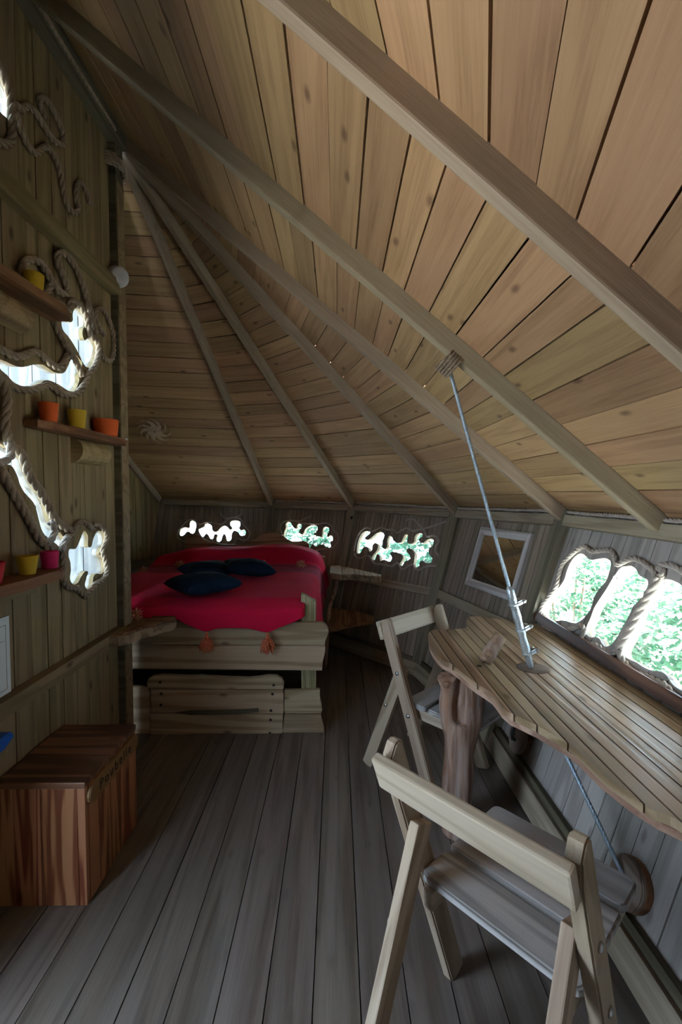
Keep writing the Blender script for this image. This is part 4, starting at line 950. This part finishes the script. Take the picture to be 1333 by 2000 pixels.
for (px, py, w, d, h, rz, tx, ty, lab, sd_) in (
        (397, 1146, .36, .36, .13, .75, 0, 0, 'navy cushion lying alone near the foot of the bed', 1),
        (404, 1118, .36, .34, .12, .55, 0, 0, 'navy cushion partly under another, on the side towards the post', 2),
        (486, 1114, .36, .34, .13, .35, 0, .12, 'navy cushion leaning on its neighbour, on the side towards the room', 3)):
    c = at_z(px, py, TOPZ + h * .42)
    link('cushion', cushion_mesh(w, d, h, sd_), Matrix.Translation((c.x, c.y, TOPZ + .02 + h * .42)) @ Matrix.Rotation(rz, 4, 'Z') @ Matrix.Rotation(tx, 4, 'X') @ Matrix.Rotation(ty, 4, 'Y'), None, None, lab, 'cushion', 'navy cushions on the bed')
# ---- live-edge ledge wrapped round the post at the foot of the bed
ZS = .695
LP = [at_z(p[0], p[1], ZS) for p in ((183, 1250), (236, 1214), (243, 1212), (252, 1207), (300, 1206), (345, 1207), (342, 1215), (318, 1219), (300, 1226), (275, 1231), (255, 1240), (232, 1245), (205, 1246))]
lp = [(max(p.x, XW + .002), min(p.y, 2.565)) for p in LP]
ls = thing('bedside_ledge', 'rough live-edge plank ledge fixed round the dark post at the bed foot', 'shelf', (-1.0, 2.4, ZS - .05))
link('plank', prism_mesh(lp, ZS - .045, ZS, M_LIVE, .004), None, ls)
lp2 = [(lerp(p[0], -1.0, .06), lerp(p[1], 2.45, .08)) for p in lp if p[0] > -1.13]
link('upper_layer', prism_mesh([(p[0], p[1] + .012) for p in lp2], ZS + .0005, ZS + .012, M_SHELF, .003), None, ls)

# ------------------------------------------------------------------ corner shelves beside the bed head
cs_ = thing('corner_shelf', 'two-tier rustic corner shelf on a branch between the bed and the wall', 'shelf', (.0, 3.9, 0))
def tier(pxs, z, th, mat, n):
    P = [at_z(p[0], p[1], z) for p in pxs]
    xmin, xmax = min(p.x for p in P), max(p.x for p in P)
    poly = clip([(p.x, p.y) for p in P], -1, 0, .06); xmin = max(xmin, -.06)
    for k in range(n):
        s = strip(poly, 0, lerp(xmin, xmax, k / n) + .0015, lerp(xmin, xmax, (k + 1) / n) - .0015)
        if len(s) >= 3:
            M = frame(V(0, 0, z - th), V(0, 1, 0), V(-1, 0, 0), V(0, 0, 1))
            link('shelf_slat', prism_mesh([(q[1], -q[0]) for q in s], 0, th, mat, .003), M, cs_)
tier([(632, 1106), (660, 1104), (700, 1112), (745, 1122), (744, 1126), (715, 1124), (690, 1121), (665, 1122), (640, 1118), (628, 1116)], .735, .05, M_LIVE, 4)
tier([(632, 1188), (660, 1188), (700, 1194), (731, 1203), (730, 1208), (700, 1212), (670, 1218), (645, 1224), (632, 1226)], .40, .045, M_SHELF, 5)
a_, b_ = at_z(658, 1122, .69), at_z(640, 1222, .36)
bm = bmesh.new(); add_tube(bm, catmull([a_ + V(0, .03, 0), a_.lerp(b_, .3) + V(.012, .02, 0), a_.lerp(b_, .65) + V(-.01, .02, 0), b_ + V(0, .03, 0), V(b_.x - .02, b_.y + .03, 0)], False, 4), .019, 8)
link('branch_post', bm_mesh(bm, M_BARK, True), None, cs_)

# ------------------------------------------------------------------ mirror
mf = thing('wall_mirror', 'rectangular mirror in a whitewashed wooden frame leaning with the wall', 'mirror', w_pt(w_b1, w_px(w_b1, 960, 1150), .02))
T_ = .03
out = [w_px(w_b1, *p, off=T_) for p in ((938.8, 1029.9), (1038.5, 1039), (1000, 1170), (904, 1143.5))]
inn = [w_px(w_b1, *p, off=T_) for p in ((947, 1044.5), (1023, 1053), (990, 1152), (917.5, 1133.5))]
# square the frame up on the wall
uc = sum(p[0] for p in out) / 4; vc = sum(p[1] for p in out) / 4
Wd = (abs(out[1][0] - out[0][0]) + abs(out[2][0] - out[3][0])) / 2; Hd = (abs(out[0][1] - out[3][1]) + abs(out[1][1] - out[2][1])) / 2
tw = .052
Mm = frame(w_pt(w_b1, (uc, vc), .0005), w_b1.u, w_b1.v, w_b1.n)
for nm, poly, M2 in (('frame_rail', [(-Wd / 2, 0), (Wd / 2, 0), (Wd / 2 - tw, tw), (-Wd / 2 + tw, tw)], 0), ('frame_stile', [(-Hd / 2, 0), (Hd / 2, 0), (Hd / 2 - tw, tw), (-Hd / 2 + tw, tw)], 1)):
    for k in (0, 1):
        me = bmesh.new()
        prof = [(0, .022), (.35, .030), (.6, .026), (1, .014)]      # stepped moulding
        L0 = poly[1][0]
        rows_ = [[me.verts.new((-L0 + tw * f, tw * f, h)), me.verts.new((L0 - tw * f, tw * f, h))] for f, h in prof]
        base_ = [[me.verts.new((-L0, 0, 0)), me.verts.new((L0, 0, 0))]] + rows_ + [[me.verts.new((-L0 + tw, tw, 0)), me.verts.new((L0 - tw, tw, 0))]]
        for r0, r1 in zip(base_, base_[1:] + base_[:1]): me.faces.new((r0[0], r0[1], r1[1], r1[0]))
        me.faces.new([r[0] for r in base_]); me.faces.new([r[1] for r in base_])
        if M2 == 0: MM = Matrix.Rotation(PI * k, 4, 'Z') @ Matrix.Translation((0, -Hd / 2, 0))
        else: MM = Matrix.Rotation(PI / 2 + PI * k, 4, 'Z') @ Matrix.Translation((0, -Wd / 2, 0))
        link(nm, bm_mesh(me, M_MFRAME), Mm @ MM, mf)
link('mirror_glass', box_mesh(-Wd / 2 + tw * .9, Wd / 2 - tw * .9, -Hd / 2 + tw * .9, Hd / 2 - tw * .9, .006, .010, M_MIRROR), Mm, mf)

# ------------------------------------------------------------------ table
ZT = .71
tb = thing('slatted_table', 'wavy-edged slatted wooden table under the big window, pierced by a steel cable', 'table', (.75, 1.6, 0))
front = [(848, 1230), (838, 1236), (838, 1250), (846, 1268), (862, 1287), (884, 1298), (912, 1320), (932, 1335), (962, 1354), (986, 1385), (1012, 1399), (1052, 1418), (1092, 1441), (1122, 1460), (1152, 1488), (1187, 1520), (1232, 1552), (1272, 1580), (1333, 1607)]
far = [(1028, 1219), (985, 1211), (945, 1205), (920, 1204), (911, 1213), (912, 1225), (882, 1229)]
fp = [at_z(p[0], p[1], ZT) for p in front]; qp = [at_z(p[0], p[1], ZT) for p in far]
XE = 1.065
outl = [(p.x, p.y) for p in fp] + [(.72, .80), (.78, .70), (.93, .68), (XE - .02, .98), (XE, 1.3)] + [(XE, 2.30)] + [(min(p.x, XE - .01), p.y) for p in qp]
sm = [(p.x, p.y) for p in resample(catmull([Vector((p[0], p[1], 0)) for p in outl], True, 4) , .012)]
xmin, xmax = min(p[0] for p in sm), max(p[0] for p in sm)
nb = 15
for k in range(nb):
    a, b = lerp(xmin, xmax, k / nb) + .0025, lerp(xmin, xmax, (k + 1) / nb) - .0025
    s = strip(sm, 0, a, b)
    if len(s) < 3: continue
    me = prism_mesh([(p[1], -p[0]) for p in s], -.022, 0, M_TABLE)
    link('table_slat', me, frame(V(0, 0, ZT), V(0, 1, 0), V(-1, 0, 0), V(0, 0, 1)), tb)
inner = offset_poly(sm[::6], -.004)
link('table_underlay', prism_mesh([(p[1], -p[0]) for p in offset_poly(sm[::4], -.002)], -.04, -.0225, M_TEDGE), frame(V(0, 0, ZT), V(0, 1, 0), V(-1, 0, 0), V(0, 0, 1)), tb)
hc = at_z(1042, 1305, ZT)
link('cable_boss', lathe_mesh([(.001, -.004), (.058, -.004), (.058, .0012), (.05, .002), (.001, .002)], 36, M_DISC), Matrix.Translation((hc.x, hc.y, ZT)) @ Matrix.Scale(1.1, 4, (1, 0, 0)), tb)
# forked driftwood leg
def loft(bm, line, radii, n=18, wob=.12, seed=0):
    pts = catmull([Vector(p) for p in line], False, 5); m = len(pts); rad = [radii[min(int(i / 5), len(radii) - 1)] + (radii[min(int(i / 5) + 1, len(radii) - 1)] - radii[min(int(i / 5), len(radii) - 1)]) * ((i % 5) / 5) for i in range(m)]
    rings = []
    for i, p in enumerate(pts):
        t = (pts[min(i + 1, m - 1)] - pts[max(i - 1, 0)]).normalized(); a = t.orthogonal().normalized(); a = (V(1, 0, 0) - t * t.x).normalized(); b = t.cross(a)
        ring_ = []
        for k in range(n):
            th = 2 * PI * k / n; d = a * math.cos(th) + b * math.sin(th)
            q = 1 + wob * noise.noise(V(math.cos(th) * 1.6, math.sin(th) * 1.6, p.z * 7 + seed)) + wob * .6 * noise.noise(V(math.cos(th) * 4, math.sin(th) * 4, p.z * 10 + seed))
            ring_.append(bm.verts.new(p + d * rad[i] * q))
        rings.append(ring_)
    for r0, r1 in zip(rings, rings[1:]):
        for k in range(n): bm.faces.new((r0[k], r0[(k + 1) % n], r1[(k + 1) % n], r1[k]))
    bm.faces.new(rings[0][::-1]); bm.faces.new(rings[-1])
sb = at_z(888, 1622, 0)
bm = bmesh.new()
loft(bm, [(0, 0, 0), (-.01, 0, .12), (-.005, 0, .28), (-.005, 0, .40), (0, 0, .47)], [.072, .062, .060, .064, .066], 20, .12, 1)
loft(bm, [(-.01, 0, .36), (-.045, 0, .46), (-.055, 0, .54), (-.048, 0, .60), (-.06, -.01, .655)], [.04, .036, .032, .034, .045], 14, .15, 3)
loft(bm, [(.01, 0, .36), (.035, 0, .46), (.042, .01, .55), (.055, .02, .655)], [.05, .052, .056, .074], 16, .14, 5)
me = bm_mesh(bm, None)
me = evaluated(me, ('REMESH', dict(mode='VOXEL', voxel_size=.007, use_smooth_shade=True)), ('SMOOTH', dict(iterations=3, factor=.5)))
me.materials.clear(); me.materials.append(M_BARK)
link('trunk_leg', setm(me, None, True), Matrix.Translation((sb.x + .02, sb.y, 0)), tb)
wb('table_batten', .98, 1.03, 1.1, 2.2, .60, .658, M_TEDGE, tb, 1)
# brown ledge between table and wall
o = wall_bar(w_right, 'window_ledge', (span(w_right, vz(w_right, .72), .02)[0], vz(w_right, .735)), (span(w_right, vz(w_right, .72), .02)[1], vz(w_right, .735)), .045, .03, M_LID, o_right)
# driftwood peg lying on the table
pk = at_z(957, 1297, ZT)
bm = bmesh.new(); loft(bm, [(0, 0, 0), (.03, 0, .028), (.06, .0, .055), (.088, .0, .082)], [.026, .028, .028, .026], 12, .07, 9)
link('driftwood_peg', bm_mesh(bm, M_BARK, True), frame(pk + V(-.02, 0, .012), V(.85, .5, 0), V(-.5, .85, 0), V(0, 0, 1)), None, None, 'short grey driftwood peg standing slanted on the table beside the cable', 'peg')
k0 = at_z(937, 1301, ZT)
link('peg_hole_shade', lathe_mesh([(.001, -.002), (.010, -.002), (.010, .0006), (.001, .0006)], 14, M_DARKCAV), Matrix.Translation((k0.x, k0.y, ZT)), tb)  # dark disc on the slats stands in for a small hole's shade

# ------------------------------------------------------------------ cable
CT = at_y(880, 727, 1.726 + .02); CB = V(hc.x - .008, hc.y, ZT)
disc2 = w_pt(w_right, w_px(w_right, 1224, 1722, off=.03), .03); disc1 = w_pt(w_right, w_px(w_right, 1012, 1436, off=.03), .03)
cb = thing('steel_cable', 'steel cable hanging from the rafter through the table to the wall', 'cable', CB)
bm = bmesh.new(); rope_bm(bm, [CT.lerp(CB, k / 20) for k in range(21)], .0075, .05, 4, 5, 1.2)
link('upper_cable', bm_mesh(bm, M_CABLE, True), None, cb)
bm = bmesh.new(); rope_bm(bm, [(CB + V(0, 0, -.05)).lerp(disc2, k / 12) for k in range(13)], .0075, .05, 4, 5, 1.2)
link('lower_cable', bm_mesh(bm, M_CABLE, True), None, cb)
s0 = CT.lerp(CB, .715)
ssl = [s0.lerp(CB, k / 16) for k in range(17)]
bm = bmesh.new(); add_tube(bm, ssl, [.008, .015] + [.0155 + .0014 * math.sin(k * 2.1) for k in range(12)] + [.013, .012, .011], 12)
slv = link('plastic_sleeve', bm_mesh(bm, M_SLEEVE, True), None, cb)
cd = (CB - CT).normalized()
for (px, py) in ((1004, 1181), (1019, 1229), (1033, 1276)):
    # nearest point on the cable to that image row
    best = min((CT.lerp(CB, t / 400) for t in range(200, 401)), key=lambda q: abs((CAMR.inverted() @ (q - CAMP)).y / -(CAMR.inverted() @ (q - CAMP)).z - (1000 - py) / FPX))
    bm = bmesh.new()
    side = V(.92, .39, 0).normalized(); side = (side - cd * side.dot(cd)).normalized(); oth = cd.cross(side)
    F = frame(best, side, oth, cd)
    add_box(bm, .010, .034, -.016, .016, -.008, .008, F)
    for s in (-1, 1):
        add_tube(bm, [F @ V(-.016, 0, 0), F @ V(-.012, s * .013, 0), F @ V(.01, s * .015, 0), F @ V(.05, s * .015, 0)], .0042, 8)
        add_tube(bm, [F @ V(.034, s * .015, 0), F @ V(.044, s * .015, 0)], .0085, 6)
    link('cable_clamp', bm_mesh(bm, M_STEEL), None, cb)
def log_slice(label, p, ax, r, seed):
    M = frame(p - w_right.n * .03, w_right.u, w_right.v, w_right.n)
    t = thing('log_disc', label, 'disc', p - w_right.n * .03)
    rnd = random.Random(seed); pts = []
    for k in range(30):
        a = 2 * PI * k / 30; q = r * (1 + .05 * noise.noise(V(math.cos(a) * 1.5, math.sin(a) * 1.5, seed)))
        pts.append((q * ax[0] * math.cos(a), q * ax[1] * math.sin(a)))
    link('slice', prism_mesh(pts, .0005, .035, M_DISC, .004), M, t)
    link('bark_rim', prism_mesh([(p_[0] * 1.03, p_[1] * 1.03) for p_ in pts], .0005, .022, M_SHELF, .002), M, t)
    return t, M
d2, Md2 = log_slice('log slice holding the cable end, low on the wall beside a chair back', disc2, (1, .95), .075, 3)
bm = bmesh.new(); pts_ = [Md2 @ V(.0, 0, .0355), Md2 @ V(-.004, -.02, .0355), Md2 @ V(.002, -.04, .0355), Md2 @ V(0, -.07, .0355)]; add_tube(bm, pts_, .0015, 4); link('crack', bm_mesh(bm, M_BLACK), None, d2)
d1, Md1 = log_slice('log slice with a black hook, low on the wall under the table end', disc1, (1, 1), .085, 5)
bm = bmesh.new(); add_tube(bm, [Md1 @ V(.0, .06, .055), Md1 @ V(0, .03, .06), Md1 @ V(.006, .0, .062), Md1 @ V(.01, -.02, .055), Md1 @ V(0, -.025, .034)], .009, 8)
link('iron_hook', bm_mesh(bm, M_BLACK, True), None, d1)
bm = bmesh.new(); rope_bm(bm, [(CB + V(0, .03, -.055)).lerp(Md1 @ V(0, .055, .055), k / 8) for k in range(9)], .007, .05, 4, 5, 1.2)
link('stay_cable', bm_mesh(bm, M_CABLE, True), None, cb)
# rope wound on the rafter where the cable hangs
zz = CT + V(-.03, .0, .03); cl = []
raf_dir = (eave(corners[4], RT) + V(0, 1.726 - 2.478, 0) - V(XW, 1.726, RIDGE)).normalized()
for k in range(46):
    a = 2 * PI * k / 46 * 5; c0 = CT + V(-.03, -.02, .045) + raf_dir * (.06 * k / 46)
    up = V(0, 1, 0).cross(raf_dir).normalized(); cl.append(c0 + V(0, 1, 0) * .034 * math.cos(a) + up * .046 * math.sin(a))
rope_thing('rafter_lashing', cl, .005, 'frayed rope lashing round the rafter where the cable hangs', mat=M_ROPED, per=2)

# ------------------------------------------------------------------ chairs
def make_chair(label, O, fdir, W=.46):
    """local x = to the chair's right, y = forwards, z = up; origin = midway between the front feet"""
    f = V(fdir[0], fdir[1], 0).normalized(); r = V(f.y, -f.x, 0)
    M0 = frame(V(O[0], O[1], 0), r, f, V(0, 0, 1))
    t = link('folding_chair', None, M0, None, None, label, 'chair', 'wooden chairs at the table')
    def bar(name, a, b, w, th, mat, roundtop=False, M=None):
        a, b = V(*a), V(*b); ax = (b - a).normalized(); x = V(1, 0, 0); n = x.cross(ax).normalized(); L = (b - a).length
        if roundtop:
            pts = [(0, -w / 2), (L - w * .15, -w / 2), (L, -w * .32), (L, -w * .1), (L - w * .35, w * .3), (L - w * 1.1, w / 2), (0, w / 2)]
            sm_ = pts
            me = prism_mesh(sm_, -th / 2, th / 2, mat, .004)
        else: me = box_mesh(0, L, -w / 2, w / 2, -th / 2, th / 2, mat, .004)
        return link(name, me, M0 @ frame(a, ax, n, ax.cross(n)), t)
    TOPY, TOPZ_, REARY = -.29, .79, -.43
    for s in (-1, 1):
        x = s * (W / 2 - .015)
        u = bar('upright', (x, 0, 0), (x, TOPY, TOPZ_), .062, .032, M_LEG, True)
        xi = x + s * .034
        xr = x - s * .031
        g = bar('rear_leg', (xi if False else xr, REARY, 0), (xr, TOPY * .70 , TOPZ_ * .72), .06, .028, M_LEG)
        rl = bar('seat_rail', (x - s * .05, -.2, .372), (x - s * .05, .16, .372), .05, .028, M_CHAIR)
        for (y, z) in ((TOPY * .7, TOPZ_ * .70), (TOPY * .47, .372)):
            Mb = M0 @ frame(V(x + s * .016, y, z), V(0, 1, 0), V(0, 0, 1) * (1 if s > 0 else -1), V(s, 0, 0))
            link('bolt', lathe_mesh([(.001, 0), (.010, 0), (.009, .004), (.004, .006), (.001, .006)], 14, M_BOLT), Mb, u)
        Mb = M0 @ frame(V(xr + s * .015, REARY * .70, .36), V(0, 1, 0), V(0, 0, 1) * (1 if s > 0 else -1), V(s, 0, 0))
        link('bolt', lathe_mesh([(.001, 0), (.010, 0), (.009, .004), (.004, .006), (.001, .006)], 14, M_BOLT), Mb, g)
    # backrest on the rear face of the uprights
    ax = V(0, TOPY, TOPZ_).normalized(); n = V(1, 0, 0).cross(ax)
    if n.y > 0: n = -n
    c = V(0, TOPY * .925, TOPZ_ * .925) + n * .033
    Mb = M0 @ frame(c + n * .012, V(1, 0, 0), n.cross(V(1, 0, 0)), n)
    link('backrest', box_mesh(-W / 2 + .002, W / 2 - .002, -.028, .062, -.013, .013, M_CHAIR, .006), Mb, t)
    # seat slats with rounded corners
    def slat(y0, y1, rr):
        h = W / 2 - .034; pts = []
        for cx, cy, a0 in ((h - rr, y1 - rr, 0), (-h + rr, y1 - rr, PI / 2), (-h + rr, y0 + rr, PI), (h - rr, y0 + rr, 1.5 * PI)):
            for k in range(5): a = a0 + PI / 2 * k / 4; pts.append((cx + rr * math.cos(a), cy + rr * math.sin(a)))
        link('seat_slat', prism_mesh(pts, .398, .422, M_SEAT, .005), M0, t)
    slat(-.19, -.072, .022); slat(-.056, .062, .008); slat(.078, .195, .022)
    return t
# nearer chair: seen from behind; farther chair: faces the near end of the table
Lt, Rt_ = V(.122, 1.094, 0), V(.424, .759, 0)
lat = (Rt_ - Lt).normalized(); fw = V(-lat.y, lat.x, 0); mid = (Lt + Rt_) / 2
make_chair('pale wooden chair turned away towards the table, its back to the room', (mid + fw * .29)[:2], fw)
Nt, Ft = V(.244, 2.19, 0), V(.542, 2.47, 0)
lat = (Ft - Nt).normalized(); fw = V(lat.y, -lat.x, 0); mid = (Nt + Ft) / 2
make_chair('pale wooden chair standing sideways behind the trunk leg, under the table end', (mid + fw * .29)[:2], fw)
# bolt heads on the alcove posts
pb = w_pt(w_b2, w_px(w_b2, 687, 1011, off=.05), .048)
link('post_bolt', lathe_mesh([(.001, 0), (.018, 0), (.018, .003), (.008, .003), (.008, .007), (.001, .007)], 16, M_BLACK), frame(pb, w_b2.u, w_b2.v, w_b2.n), o_b2)
